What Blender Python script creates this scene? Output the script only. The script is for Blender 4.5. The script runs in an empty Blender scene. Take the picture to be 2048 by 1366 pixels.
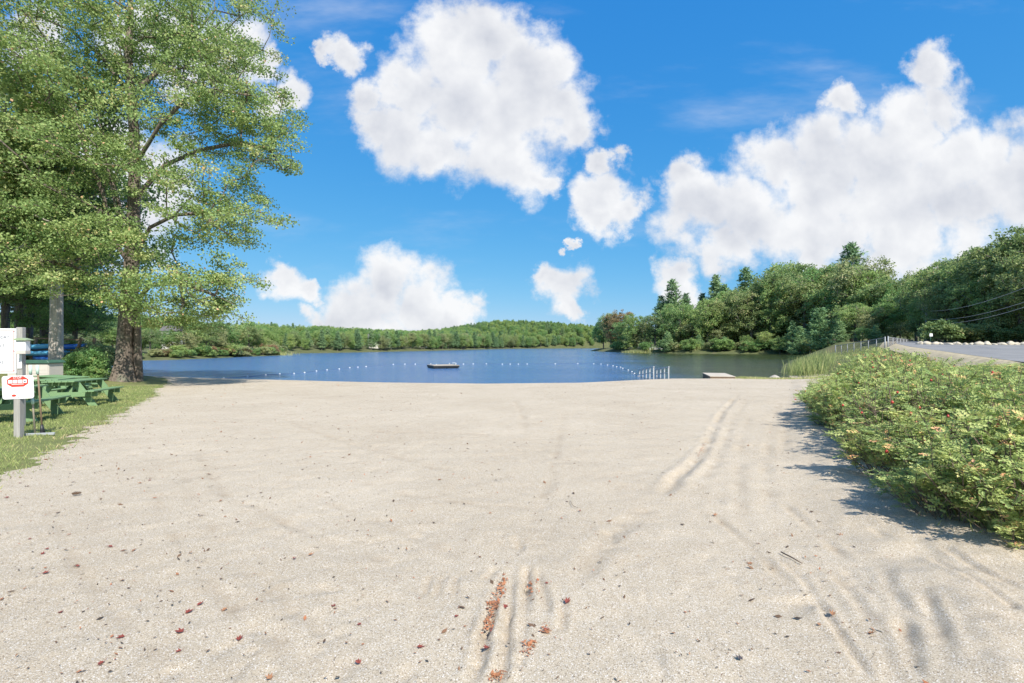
import bpy, math, random
import numpy as np
from mathutils import Vector, Matrix

# ------------------------------------------------------------------ camera
SC = bpy.context.scene
COL = SC.collection
F = 967.0; CX = 1024.0; HZ = 692.0; CAMZ = 2.7      # focal length and horizon in pixels of the 2048 px photograph
cd = bpy.data.cameras.new('camera'); cam = bpy.data.objects.new('camera', cd); COL.objects.link(cam)
cd.sensor_width = 36; cd.lens = 17.0; cd.clip_start = 0.05; cd.clip_end = 8000
cd.shift_y = (HZ - 683.0) / 2048.0
cam.location = (0, 0, CAMZ); cam.rotation_euler = (math.radians(90), 0, 0)
SC.camera = cam

# ------------------------------------------------------------------ light
SUN_EL = math.radians(46); SUN_AZ = math.radians(152)   # azimuth from +Y towards +X: behind the camera, to its right
S = Vector((math.sin(SUN_AZ) * math.cos(SUN_EL), math.cos(SUN_AZ) * math.cos(SUN_EL), math.sin(SUN_EL)))
sl = bpy.data.lights.new('sun', 'SUN'); sl.energy = 3.7; sl.angle = math.radians(0.53); sl.color = (1.0, 0.94, 0.84)
sun = bpy.data.objects.new('sun', sl); COL.objects.link(sun); sun.rotation_euler = (-S).to_track_quat('-Z', 'Y').to_euler()
sun.location = (0, -20, 60)

VS = SC.view_settings
SC.display_settings.display_device = 'sRGB'
VS.view_transform = 'Standard'; VS.look = 'None'; VS.gamma = 1.0; VS.use_curve_mapping = False
VS.exposure = 1.0
SC.cycles.use_denoising = True
SC.cycles.max_bounces = 8; SC.cycles.diffuse_bounces = 4; SC.cycles.glossy_bounces = 3
SC.cycles.transmission_bounces = 4; SC.cycles.transparent_max_bounces = 8
SC.cycles.sample_clamp_indirect = 6.0

# clouds of the photograph as directions seen from the beach (pixel, pixel, radius)
CLOUDS = [(880,95,78),(965,105,80),(1065,130,72),(815,175,70),(920,200,112),(1040,205,112),(1125,215,66),(722,195,44),(733,262,52),
 (800,262,84),(1000,290,102),(1150,245,48),(1050,345,66),(880,290,58),(1090,365,34),(690,95,36),(655,108,22),
 (1215,385,56),(1217,318,28),(1205,432,44),(1252,420,34),
 (1852,150,50),(1862,228,60),(1698,215,42),(1800,270,74),(1560,322,74),(1650,345,104),(1755,350,112),(1900,330,92),(2000,350,92),
 (1348,365,46),(1400,425,80),(1500,430,92),(1620,440,104),(1800,430,108),(1950,430,92),(2080,400,110),(1450,505,62),(1610,500,66),(1740,505,60),
 (1350,560,46),(1375,600,36),
 (790,572,58),(700,612,58),(765,620,74),(860,612,62),(920,632,40),(640,632,30),(585,555,42),(625,562,26),
 (1120,570,50),(1132,612,28),(1092,552,28),(560,185,40),(530,122,24),(430,120,90),(300,60,80),(1128,486,11),(250,380,120),(60,60,60),(90,450,80),
 (2500,300,220),(2350,380,140),(-500,300,200),(-300,420,140),(-900,100,260),(3000,150,260),(1100,-500,200),(1300,-560,160),(400,-900,300),(2000,-800,240)]

W = bpy.data.worlds.new('World'); SC.world = W; W.use_nodes = True
def build_world():
    nt = W.node_tree; N = nt.nodes; L = nt.links; N.clear()
    def nd(t, **k):
        n = N.new(t)
        for a, b in k.items(): setattr(n, a, b)
        return n
    def math_(op, a, b=None, c=None, clamp=False):
        n = nd('ShaderNodeMath', operation=op, use_clamp=clamp)
        for i, v in enumerate((a, b, c)):
            if v is None: continue
            if isinstance(v, (int, float)): n.inputs[i].default_value = v
            else: L.new(v, n.inputs[i])
        return n.outputs[0]
    def vmath(op, a, b=None, s=None):
        n = nd('ShaderNodeVectorMath', operation=op)
        for i, v in enumerate((a, b)):
            if v is None: continue
            if isinstance(v, (tuple, list)): n.inputs[i].default_value = v
            else: L.new(v, n.inputs[i])
        if s is not None: n.inputs['Scale'].default_value = s
        return n.outputs['Value'] if op in ('DISTANCE', 'LENGTH') else n.outputs[0]
    sky = nd('ShaderNodeTexSky', sky_type='NISHITA')
    sky.sun_disc = False; sky.sun_elevation = SUN_EL; sky.sun_rotation = SUN_AZ
    sky.altitude = 300; sky.air_density = 1.0; sky.dust_density = 0.25; sky.ozone_density = 3.0
    tc = nd('ShaderNodeTexCoord')
    sep = nd('ShaderNodeSeparateXYZ'); L.new(tc.outputs['Generated'], sep.inputs[0])
    ay = math_('MAXIMUM', math_('ABSOLUTE', sep.outputs[1]), 0.06)
    cmb = nd('ShaderNodeCombineXYZ')
    L.new(math_('DIVIDE', sep.outputs[0], ay), cmb.inputs[0]); L.new(math_('DIVIDE', sep.outputs[2], ay), cmb.inputs[1])
    P = cmb.outputs[0]
    def noise(vec, scale, detail, rough, col=False):
        n = nd('ShaderNodeTexNoise', noise_dimensions='3D'); n.inputs['Scale'].default_value = scale
        n.inputs['Detail'].default_value = detail; n.inputs['Roughness'].default_value = rough
        L.new(vec, n.inputs['Vector']); return n.outputs['Color' if col else 'Fac']
    w1 = vmath('SCALE', vmath('SUBTRACT', noise(P, 8.0, 7, 0.62, True), (0.5, 0.5, 0.5)), None, 0.17)
    w0 = vmath('SCALE', vmath('SUBTRACT', noise(P, 3.3, 2, 0.5, True), (0.5, 0.5, 0.5)), None, 0.16)
    PW = vmath('MULTIPLY', vmath('ADD', P, vmath('ADD', w0, w1)), (1, 1, 0))
    f = None
    for (px, py, r) in CLOUDS:
        d = vmath('DISTANCE', PW, ((px - CX) / F, (HZ - py) / F, 0))
        v = math_('MULTIPLY_ADD', d, -1.0 / (r * 1.16 / F), 1.0)
        f = v if f is None else math_('SMOOTH_MAX', f, v, 0.12)
    n1 = noise(P, 10.0, 10, 0.60)
    n2 = noise(vmath('ADD', P, (0.012, 0.03, 0)), 10.0, 3, 0.5)
    big = noise(P, 4.5, 4, 0.5)
    dens = math_('ADD', f, math_('MULTIPLY_ADD', n1, 1.45, -0.70))
    mr = nd('ShaderNodeMapRange', interpolation_type='SMOOTHSTEP'); L.new(dens, mr.inputs[0])
    mr.inputs[1].default_value = -0.14; mr.inputs[2].default_value = 0.52
    # thin high cloud veils
    st = nd('ShaderNodeMapping'); L.new(P, st.inputs[0]); st.inputs['Rotation'].default_value = (0, 0, math.radians(-35)); st.inputs['Scale'].default_value = (0.7, 2.6, 1)
    ci = nd('ShaderNodeMapRange', interpolation_type='SMOOTHSTEP'); L.new(noise(st.outputs[0], 1.9, 6, 0.6), ci.inputs[0])
    ci.inputs[1].default_value = 0.50; ci.inputs[2].default_value = 0.86; ci.inputs[4].default_value = 0.50
    alpha = math_('MAXIMUM', math_('MULTIPLY', mr.outputs[0], 0.97), ci.outputs[0])
    # shade of the cloud: lit billows against thinner, greyer hollows
    big2 = noise(vmath('ADD', P, (0.025, 0.055, 0)), 4.5, 4, 0.5)
    sh = math_('ADD', math_('MULTIPLY_ADD', math_('SUBTRACT', n1, n2), 1.0, 0.80), math_('MULTIPLY', math_('SUBTRACT', big, big2), 2.2))
    deep = math_('MULTIPLY', math_('SUBTRACT', f, 0.28), 0.60, clamp=True)
    sh = math_('SUBTRACT', sh, deep, clamp=True)
    ramp = nd('ShaderNodeMix', data_type='RGBA'); L.new(sh, ramp.inputs[0])
    ramp.inputs[6].default_value = (3.30, 3.42, 3.75, 1); ramp.inputs[7].default_value = (4.85, 4.87, 4.92, 1)
    # one colour grade for the whole sky: deeper azure, less glare at the horizon
    sp = nd('ShaderNodeSeparateColor'); L.new(sky.outputs[0], sp.inputs[0]); cc = nd('ShaderNodeCombineColor')
    for ch, (a, p) in enumerate(((2.15, 1.16), (3.05, 0.54), (4.38, 0.22))):
        L.new(math_('MULTIPLY', math_('POWER', math_('MULTIPLY', sp.outputs[ch], 0.15), p), a), cc.inputs[ch])
    mix = nd('ShaderNodeMix', data_type='RGBA'); L.new(alpha, mix.inputs[0]); L.new(cc.outputs[0], mix.inputs[6]); L.new(ramp.outputs[2], mix.inputs[7])
    bg = nd('ShaderNodeBackground'); bg.inputs[1].default_value = 0.1; L.new(mix.outputs[2], bg.inputs[0])
    out = nd('ShaderNodeOutputWorld'); L.new(bg.outputs[0], out.inputs[0])
    W.cycles.sampling_method = 'MANUAL'; W.cycles.sample_map_resolution = 512
build_world()

# ------------------------------------------------------------------ helpers
rng = np.random.default_rng(7)
random.seed(7)
def sstep(a, b, x):
    t = np.clip((x - a) / (b - a), 0, 1); return t * t * (3 - 2 * t)
def _h(ix, iy, s):
    n = (ix.astype(np.int64) * 374761393 + iy.astype(np.int64) * 668265263 + s * 974634777) & 0x7fffffff
    n = ((n ^ (n >> 13)) * 1274126177) & 0x7fffffff
    return ((n ^ (n >> 16)) & 0xffff) / 65535.0
def vnoise(x, y, s=0):
    ix = np.floor(x); iy = np.floor(y); fx = x - ix; fy = y - iy
    fx = fx * fx * (3 - 2 * fx); fy = fy * fy * (3 - 2 * fy)
    a = _h(ix, iy, s); b = _h(ix + 1, iy, s); c = _h(ix, iy + 1, s); d = _h(ix + 1, iy + 1, s)
    return (a + (b - a) * fx) * (1 - fy) + (c + (d - c) * fx) * fy
def fbm(x, y, o=4, s=0):
    v = 0; a = 0.5
    for i in range(o):
        v = v + a * (vnoise(x, y, s + i) - 0.5) * 2; x = x * 2.03 + 7.1; y = y * 2.03 + 3.7; a *= 0.5
    return v
def seg_dist(x, y, pts, closed=False):
    """distance to a polyline and length along it"""
    best = np.full(x.shape, 1e9); along = np.zeros(x.shape); acc = 0.0
    n = len(pts)
    for i in range(n if closed else n - 1):
        ax, ay = pts[i]; bx, by = pts[(i + 1) % n]
        dx, dy = bx - ax, by - ay; l2 = dx * dx + dy * dy + 1e-12; l = math.sqrt(l2)
        t = np.clip(((x - ax) * dx + (y - ay) * dy) / l2, 0, 1)
        d = np.hypot(x - ax - t * dx, y - ay - t * dy)
        m = d < best; best = np.where(m, d, best); along = np.where(m, acc + t * l, along); acc += l
    return best, along
def inside(x, y, pts):
    r = np.zeros(x.shape, bool); n = len(pts)
    for i in range(n):
        ax, ay = pts[i]; bx, by = pts[(i + 1) % n]
        if ay == by: continue
        c = ((ay > y) != (by > y)) & (x < (bx - ax) * (y - ay) / (by - ay) + ax)
        r ^= c
    return r
def sdf(x, y, pts):
    d, _ = seg_dist(x, y, pts, True); return np.where(inside(x, y, pts), d, -d)

LAKE = [(-240,70),(-120,62),(-60,52),(-42,46),(-33,41.5),(-27,40),(-18.5,38),(-9,35),(-2,33.8),(4,34.6),(8,37),(12,39),(17.8,39),(20,38.2),(22.5,38),
 (24.5,41),(27.5,49.5),(38.5,68),(51,88),(66,109),(80,132),(94,152),(82,163),(63,174),(50,193),(44,225),(43,262),(60,310),(110,400),(150,520),
 (120,560),(88,556),(40,510),(0,470),(-11,435),(-30,340),(-47,261),(-60,222),(-67,200),(-76,180),(-78,158),(-68,146),(-66,137),(-67,122),(-66,109),(-66,93),(-73,87),(-120,84),(-240,96)]
def lakes(x, y):            # positive on land
    return -sdf(x, y, LAKE)
def roadz(y):
    return np.where(y < 25, 1.85 - (25 - y) * 0.004, np.where(y < 45, 1.85 + (y - 25) * 0.035, 2.55 + (y - 45) * 0.026))
def G(x, y):
    x = np.asarray(x, float); y = np.asarray(y, float)
    zb = np.maximum(1.05 - 0.025 * np.maximum(y, -8), 0.2)
    zb = zb + 0.9 * sstep(-18, -34, x)
    t = sstep(0.3, 9, x - (0.55 * np.maximum(y, -6) + 1.0)) * (y < 1e9)
    near = zb * (1 - t) + np.minimum(roadz(y), 4.6) * t
    s = lakes(x, y)
    hill = 25 * np.exp(-((x + 5) / np.where(x < -5, 105.0, 190.0)) ** 2 - ((y - 700) / 170.0) ** 2)
    far = 1.2 + 0.05 * np.clip(s, 0, 70) + hill
    wf = sstep(75, 150, y)
    base = near * (1 - wf) + far * wf + sstep(45, 120, x - 0.35 * y) * 3.0 + 7.0 * sstep(70, 200, s) * (1 - sstep(-0.75, -0.55, x / np.maximum(y, 1)) * (1 - sstep(0.2, 0.35, x / np.maximum(y, 1))) * (y > 150)) + sstep(-75, -140, x) * 2
    z = np.minimum(base, 0.03 + (0.10 + 0.15 * sstep(24, 31, x)) * np.maximum(s, 0) * np.where(y > 90, 2.0, 1.0))
    return np.where(s > 0, z, np.maximum(-2.0, 0.12 * s))
def g(x, y): return float(G(np.array([x]), np.array([y]))[0])
def ray(px, py): return ((px - CX) / F, (HZ - py) / F)
def at_ground(px, py, z=0.8):
    u, v = ray(px, py)
    for _ in range(30):
        Y = (z - CAMZ) / v; X = u * Y; z = 0.5 * z + 0.5 * g(X, Y)
    return X, Y, g(X, Y)
def at_depth(px, py, Y):
    u, v = ray(px, py); return Vector((u * Y, Y, CAMZ + v * Y))

def mesh_np(name, V, polys, mat=None, smooth=False, attr=None):
    """polys: (n,3) or (n,4) int array"""
    me = bpy.data.meshes.new(name)
    V = np.asarray(V, np.float32); P = np.asarray(polys, np.int32); k = P.shape[1]; n = len(P)
    me.vertices.add(len(V)); me.vertices.foreach_set('co', V.ravel())
    me.loops.add(n * k); me.loops.foreach_set('vertex_index', P.ravel())
    me.polygons.add(n); me.polygons.foreach_set('loop_start', np.arange(0, n * k, k, dtype=np.int32))
    me.polygons.foreach_set('use_smooth', np.full(n, smooth))
    me.update(calc_edges=True)
    for an, av in (attr or {}).items():
        a = me.attributes.new(an, 'FLOAT', 'POINT'); a.data.foreach_set('value', np.asarray(av, np.float32))
    if mat: me.materials.append(mat)
    return me
class MB:
    """collects boxes, tubes and prisms into one mesh"""
    def __init__(s): s.v = []; s.f = []
    def add(s, v, f):
        o = len(s.v); s.v += [tuple(p) for p in v]; s.f += [tuple(i + o for i in q) for q in f]; return s
    def box(s, lo, hi, M=None, bev=0.0):
        x0, y0, z0 = lo; x1, y1, z1 = hi
        c = [(x0,y0,z0),(x1,y0,z0),(x1,y1,z0),(x0,y1,z0),(x0,y0,z1),(x1,y0,z1),(x1,y1,z1),(x0,y1,z1)]
        if M is not None: c = [tuple(M @ Vector(p)) for p in c]
        return s.add(c, [(0,3,2,1),(4,5,6,7),(0,1,5,4),(1,2,6,5),(2,3,7,6),(3,0,4,7)])
    def bar(s, a, b, w, t, up=(0, 0, 1)):
        """a board from a to b, w wide, t thick (w along 'side')"""
        a = Vector(a); b = Vector(b); d = (b - a); l = d.length; d.normalize()
        side = d.cross(Vector(up)); side = side.normalized() if side.length > 1e-6 else Vector((1, 0, 0)); n = side.cross(d)
        M = Matrix((side, d, n)).transposed().to_4x4(); M.translation = a
        return s.box((-w / 2, 0, -t / 2), (w / 2, l, t / 2), M)
    def tube(s, pts, rad, k=8, cap=True):
        pts = [Vector(p) for p in pts]; n = len(pts)
        if not hasattr(rad, '__len__'): rad = [rad] * n
        vs = []; prev = None
        for i in range(n):
            d = (pts[min(i + 1, n - 1)] - pts[max(i - 1, 0)]).normalized()
            if prev is None:
                u = d.cross(Vector((0, 0, 1))); u = u if u.length > 0.05 else d.cross(Vector((1, 0, 0)))
            else: u = prev - d * prev.dot(d)
            u.normalize(); w = d.cross(u); prev = u
            for j in range(k):
                a = 2 * math.pi * j / k; vs.append(pts[i] + (u * math.cos(a) + w * math.sin(a)) * rad[i])
        fs = [(i*k+j, i*k+(j+1)%k, (i+1)*k+(j+1)%k, (i+1)*k+j) for i in range(n-1) for j in range(k)]
        if cap: fs += [tuple(range(k))[::-1], tuple((n-1)*k+j for j in range(k))]
        return s.add(vs, fs)
    def prism(s, outline, y0, y1):
        """outline in xz, extruded along y"""
        n = len(outline); v = [(x, y0, z) for x, z in outline] + [(x, y1, z) for x, z in outline]
        return s.add(v, [tuple(range(n)), tuple(range(2*n-1, n-1, -1))] + [(i, i+n, (i+1)%n+n, (i+1)%n) for i in range(n)])
    def lathe(s, prof, k=16):
        vs = [(r*math.cos(2*math.pi*j/k), r*math.sin(2*math.pi*j/k), z) for r, z in prof for j in range(k)]
        fs = [(i*k+j, i*k+(j+1)%k, (i+1)*k+(j+1)%k, (i+1)*k+j) for i in range(len(prof)-1) for j in range(k)]
        return s.add(vs, fs + [tuple(range(k))[::-1], tuple((len(prof)-1)*k+j for j in range(k))])
    def mesh(s, name, mat=None, smooth=False, bevel=0.0):
        me = bpy.data.meshes.new(name); me.from_pydata(s.v, [], s.f)
        if bevel:
            import bmesh
            bm = bmesh.new(); bm.from_mesh(me); bmesh.ops.bevel(bm, geom=bm.edges[:], offset=bevel, segments=1, affect='EDGES', profile=0.5); bm.to_mesh(me); bm.free()
        if mat: me.materials.append(mat)
        if smooth: me.polygons.foreach_set('use_smooth', [True] * len(me.polygons))
        me.update(); return me
def ob(name, me, parent=None, loc=None, rotz=None, label=None, cat=None, group=None, kind=None):
    o = bpy.data.objects.new(name, me); COL.objects.link(o)
    if parent: o.parent = parent
    if loc is not None: o.location = loc
    if rotz is not None: o.rotation_euler = (0, 0, rotz)
    if label: o['label'] = label
    if cat: o['category'] = cat
    if group: o['group'] = group
    if kind: o['kind'] = kind
    return o
def thing(name, label, cat, loc, rotz=0, group=None):
    o = ob(name, None, None, loc, rotz, label, cat, group); o.empty_display_size = 0.2; return o
def text_mesh(txt, size, mat, align='CENTER'):
    cu = bpy.data.curves.new('lettering', 'FONT'); cu.body = txt; cu.size = size; cu.align_x = align; cu.align_y = 'CENTER'; cu.extrude = 0.0006; cu.resolution_u = 2
    t = bpy.data.objects.new('lettering_source', cu); COL.objects.link(t)
    bpy.context.view_layer.update()
    me = bpy.data.meshes.new_from_object(t.evaluated_get(bpy.context.evaluated_depsgraph_get()))
    bpy.data.objects.remove(t); bpy.data.curves.remove(cu)
    me.transform(Matrix.Rotation(math.radians(90), 4, 'X')); me.materials.clear(); me.materials.append(mat); me.name = 'lettering'
    return me

# ------------------------------------------------------------------ materials
class NT:
    def __init__(s, name):
        s.m = bpy.data.materials.new(name); s.m.use_nodes = True; s.t = s.m.node_tree; s.N = s.t.nodes; s.L = s.t.links
        s.b = s.N['Principled BSDF']; s.o = s.N['Material Output']
    def n(s, t, ins=None, **k):
        x = s.N.new(t)
        for a, b in k.items(): setattr(x, a, b)
        for a, b in (ins or {}).items():
            if hasattr(b, 'is_output'): s.L.new(b, x.inputs[a])
            else: x.inputs[a].default_value = b
        return x
    def pos(s): return s.n('ShaderNodeNewGeometry').outputs['Position']
    def obj(s): return s.n('ShaderNodeTexCoord').outputs['Object']
    def noise(s, vec, scale, detail=4, rough=0.55): return s.n('ShaderNodeTexNoise', {'Vector': vec, 'Scale': scale, 'Detail': detail, 'Roughness': rough}).outputs['Fac']
    def map(s, vec, scale=(1,1,1), rot=(0,0,0)): return s.n('ShaderNodeMapping', {'Vector': vec, 'Scale': scale, 'Rotation': rot}).outputs[0]
    def ramp(s, fac, stops):
        r = s.n('ShaderNodeValToRGB', {0: fac}); e = r.color_ramp.elements
        while len(e) < len(stops): e.new(0.5)
        for i, (p, c) in enumerate(stops): e[i].position = p; e[i].color = (*c, 1) if len(c) == 3 else c
        return r.outputs[0]
    def mix(s, fac, a, b, blend='MIX'):
        x = s.n('ShaderNodeMix', {0: fac}, data_type='RGBA', blend_type=blend)
        for i, v in ((6, a), (7, b)):
            if hasattr(v, 'is_output'): s.L.new(v, x.inputs[i])
            else: x.inputs[i].default_value = (*v, 1) if len(v) == 3 else v
        return x.outputs[2]
    def math(s, op, a, b=0.0, clamp=False): return s.n('ShaderNodeMath', {0: a, 1: b}, operation=op, use_clamp=clamp).outputs[0]
    def attr(s, name): return s.n('ShaderNodeAttribute', attribute_name=name).outputs['Fac']
    def bump(s, h, strength, dist): 
        x = s.n('ShaderNodeBump', {'Height': h, 'Strength': strength, 'Distance': dist}); s.L.new(x.outputs[0], s.b.inputs['Normal']); return x
    def col(s, c):
        if hasattr(c, 'is_output'): s.L.new(c, s.b.inputs['Base Color'])
        else: s.b.inputs['Base Color'].default_value = (*c, 1)
        return s
    def set(s, **k):
        for a, v in k.items(): s.b.inputs[a.replace('_', ' ')].default_value = v
        return s
def paint(name, c, rough=0.5, var=0.25, scale=6.0, bump=0.0, worn=None, **k):
    t = NT(name); v = t.obj(); nz = t.noise(v, scale, 6, 0.6)
    dark = tuple(x * (1 - var) for x in c); lite = tuple(min(1, x * (1 + var)) for x in c)
    cc = t.ramp(nz, [(0.3, dark), (0.7, lite)])
    if worn:
        m = t.ramp(t.noise(v, scale * 5, 8, 0.7), [(0.60, (0,0,0)), (0.72, (1,1,1))]); cc = t.mix(m, cc, worn)
    t.col(cc).set(Roughness=rough, **k)
    if bump: t.bump(t.noise(v, scale * 8, 4, 0.6), bump, 0.01)
    return t.m
def wood(name, c, var=0.3, along='Y', rough=0.75, worn=None):
    t = NT(name); v = t.obj(); sc = {'X': (1.2, 22, 22), 'Y': (22, 1.2, 22), 'Z': (22, 22, 1.2)}[along]
    nz = t.noise(t.map(v, sc), 2.0, 6, 0.65); big = t.noise(v, 1.7, 3, 0.5)
    cc = t.ramp(nz, [(0.3, tuple(x * (1 - var) for x in c)), (0.7, tuple(min(1, x * (1 + var)) for x in c))])
    cc = t.mix(t.math('MULTIPLY', big, 0.5), cc, tuple(x * 0.6 for x in c), 'MIX')
    if worn: cc = t.mix(t.ramp(nz, [(0.62, (0,0,0)), (0.75, (1,1,1))]), cc, worn)
    t.col(cc).set(Roughness=rough); t.bump(nz, 0.3, 0.004); return t.m
def leafmat(name, stops, trans=0.38, objvar=0.30, hue=0.035):
    t = NT(name); tint = t.attr('tint'); oi = t.n('ShaderNodeObjectInfo').outputs['Random']
    c = t.ramp(tint, stops)
    h = t.n('ShaderNodeHueSaturation', {'Color': c, 'Hue': t.math('MULTIPLY_ADD', oi, -hue * 2), 'Value': t.math('MULTIPLY_ADD', oi, objvar * 2), 'Saturation': 0.80})
    hn = [l.from_node for l in t.L if l.to_node == h and l.to_socket.name == 'Hue'][0]; hn.inputs[2].default_value = 0.5 + hue
    vn = [l.from_node for l in t.L if l.to_node == h and l.to_socket.name == 'Value'][0]; vn.inputs[2].default_value = 1.07 - objvar
    t.col(h.outputs[0]).set(Roughness=0.6); t.b.inputs['Specular IOR Level'].default_value = 0.22
    tr = t.n('ShaderNodeBsdfTranslucent', {'Color': t.mix(0.5, h.outputs[0], (0.36, 0.43, 0.13))})
    mx = t.n('ShaderNodeMixShader', {0: trans, 1: t.b.outputs[0], 2: tr.outputs[0]}); t.L.new(mx.outputs[0], t.o.inputs[0]); return t.m
def barkmat(name, dark, lite, scale=1.0, moss=None):
    t = NT(name); v = t.obj(); m = t.map(v, (7 * scale, 7 * scale, 0.9 * scale))
    n1 = t.noise(m, 1.6, 8, 0.65); n2 = t.noise(v, 1.3, 4, 0.6); n3 = t.noise(v, 9, 6, 0.65)
    c = t.ramp(t.mix(0.35, n1, n3), [(0.36, dark), (0.66, lite)])
    if moss: c = t.mix(t.ramp(n2, [(0.52, (0,0,0)), (0.66, (0.8,0.8,0.8))]), c, moss)
    t.col(c).set(Roughness=0.9); t.bump(t.math('ADD', n1, t.math('MULTIPLY', n3, 0.4)), 1.0, 0.05); return t.m

M = {}
def build_sand():
    t = NT('sand'); v = t.pos()
    a = t.noise(v, 125, 3, 0.7); b = t.noise(v, 420, 2, 0.8); big = t.noise(v, 0.45, 5, 0.6); med = t.noise(v, 3.2, 5, 0.65)
    base = t.ramp(big, [(0.3, (0.420, 0.355, 0.268)), (0.7, (0.498, 0.430, 0.335))])
    base = t.mix(t.ramp(med, [(0.52, (0,0,0)), (0.75, (0.55,)*3)]), base, (0.41, 0.335, 0.245))
    grain = t.ramp(a, [(0.30, (0.62, 0.59, 0.55)), (0.46, (0.95, 0.94, 0.92)), (0.56, (1.02, 1.02, 1.02)), (0.72, (1.25, 1.25, 1.26))])
    c = t.mix(1.0, base, grain, 'MULTIPLY')
    vo = t.n('ShaderNodeTexVoronoi', {'Vector': v, 'Scale': 210.0}).outputs['Color']
    vr = t.n('ShaderNodeSeparateColor', {0: vo}).outputs[0]
    c = t.mix(t.ramp(vr, [(0.88, (0,0,0)), (0.91, (0.8,)*3)]), c, (0.17, 0.135, 0.10))
    c = t.mix(t.ramp(vr, [(0.07, (0.7,)*3), (0.10, (0,0,0))]), c, (0.78, 0.76, 0.73))
    c = t.mix(t.math('MULTIPLY', t.attr('disturb_shade'), 0.6), c, (0.30, 0.235, 0.165))  # turned-up sand colour, deepened to paint in the weak groove shading
    t.col(c).set(Roughness=0.95); t.b.inputs['Specular IOR Level'].default_value = 0.15
    t.bump(t.math('ADD', t.math('MULTIPLY', a, 1.0), t.math('MULTIPLY', b, 0.5)), 0.6, 0.008); return t.m
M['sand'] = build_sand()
def build_soil():
    t = NT('forest_soil'); v = t.pos(); n = t.noise(v, 0.35, 6, 0.6); n2 = t.noise(v, 5, 6, 0.7)
    c = t.ramp(n, [(0.35, (0.055, 0.075, 0.022)), (0.55, (0.085, 0.105, 0.035)), (0.7, (0.13, 0.115, 0.06))])
    c = t.mix(t.ramp(n2, [(0.45, (0,0,0)), (0.75, (0.6,)*3)]), c, (0.16, 0.13, 0.075))
    t.col(c).set(Roughness=1.0); t.bump(n2, 0.6, 0.08); return t.m
M['soil'] = build_soil()
def build_lawn():
    t = NT('lawn'); v = t.pos(); n = t.noise(v, 1.1, 6, 0.65); n2 = t.noise(v, 26, 5, 0.7)
    c = t.ramp(n, [(0.32, (0.085, 0.120, 0.028)), (0.55, (0.145, 0.175, 0.045)), (0.72, (0.26, 0.205, 0.115))])
    c = t.mix(t.ramp(n2, [(0.4, (0,0,0)), (0.7, (0.6,)*3)]), c, (0.19, 0.15, 0.08))
    t.col(c).set(Roughness=0.95); t.bump(n2, 0.7, 0.02); return t.m
M['lawn'] = build_lawn()
def build_water():
    t = NT('lake_water'); v = t.pos()
    n1 = t.noise(t.map(v, (0.8, 1.5, 1)), 1.4, 4, 0.6); n2 = t.noise(t.map(v, (1, 1.6, 1), (0, 0, 0.5)), 5.5, 3, 0.6)
    pat = t.noise(t.map(v, (0.5, 1.5, 1), (0, 0, 0.25)), 0.035, 4, 0.6)
    h = t.math('ADD', n1, t.math('MULTIPLY', n2, 0.28))
    h = t.math('MULTIPLY', h, t.n('ShaderNodeMapRange', {0: pat, 1: 0.35, 2: 0.65, 3: 0.55, 4: 1.35}).outputs[0])
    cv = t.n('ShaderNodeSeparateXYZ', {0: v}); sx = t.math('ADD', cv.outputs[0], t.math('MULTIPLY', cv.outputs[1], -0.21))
    sx = t.math('ADD', sx, t.math('MULTIPLY', pat, 14.0)); shel_refl = t.n('ShaderNodeMapRange', {0: sx, 1: 4.0, 2: 16.0}, interpolation_type='SMOOTHSTEP').outputs[0]
    h = t.math('MULTIPLY', h, t.math('SUBTRACT', 1.0, t.math('MULTIPLY', shel_refl, 0.55)))
    t.col(t.mix(shel_refl, (0.055, 0.140, 0.310), (0.030, 0.042, 0.016))).set(Roughness=0.13, IOR=1.333)  # olive cove colour: reflection of the trees painted into the water base
    t.bump(h, 1.0, 0.27); return t.m
M['water'] = build_water()
def build_asphalt():
    t = NT('asphalt'); v = t.pos(); n = t.noise(v, 0.5, 5, 0.6); n2 = t.noise(v, 60, 3, 0.7)
    c = t.ramp(n, [(0.3, (0.16, 0.16, 0.165)), (0.7, (0.235, 0.232, 0.228))]); c = t.mix(t.ramp(n2, [(0.5, (0,0,0)), (0.8, (0.5,)*3)]), c, (0.3, 0.3, 0.29))
    t.col(c).set(Roughness=0.9); t.bump(n2, 0.4, 0.006); return t.m
M['asphalt'] = build_asphalt()
M['gravel'] = paint('verge_gravel', (0.38, 0.32, 0.21), 0.95, 0.3, 2.0, 0.6)
M['rock'] = paint('boulder', (0.36, 0.33, 0.30), 0.9, 0.35, 4.0, 0.7, worn=(0.5, 0.48, 0.45))
M['palerock'] = paint('pale_boulder', (0.48, 0.43, 0.34), 0.9, 0.3, 3.0, 0.6)
M['green_paint'] = wood('green_painted_wood', (0.185, 0.310, 0.150), 0.18, 'Y', 0.62, worn=(0.24, 0.38, 0.25))
M['grey_wood'] = wood('weathered_post', (0.36, 0.35, 0.33), 0.25, 'Z', 0.85)
M['brown_wood'] = wood('brown_wood', (0.24, 0.17, 0.11), 0.3, 'Z', 0.85)
M['deck_wood'] = wood('deck_wood', (0.44, 0.39, 0.32), 0.22, 'Y', 0.85)
M['white'] = paint('white_panel', (0.80, 0.80, 0.81), 0.45, 0.03)
M['red'] = paint('red_print', (0.62, 0.055, 0.035), 0.45, 0.05)
M['ink'] = paint('navy_ink', (0.05, 0.06, 0.12), 0.5, 0.05)
M['greyink'] = paint('grey_ink', (0.42, 0.42, 0.45), 0.5, 0.05)
M['screw'] = paint('screw_metal', (0.12, 0.12, 0.13), 0.4, 0.1, Metallic=0.6)
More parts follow.
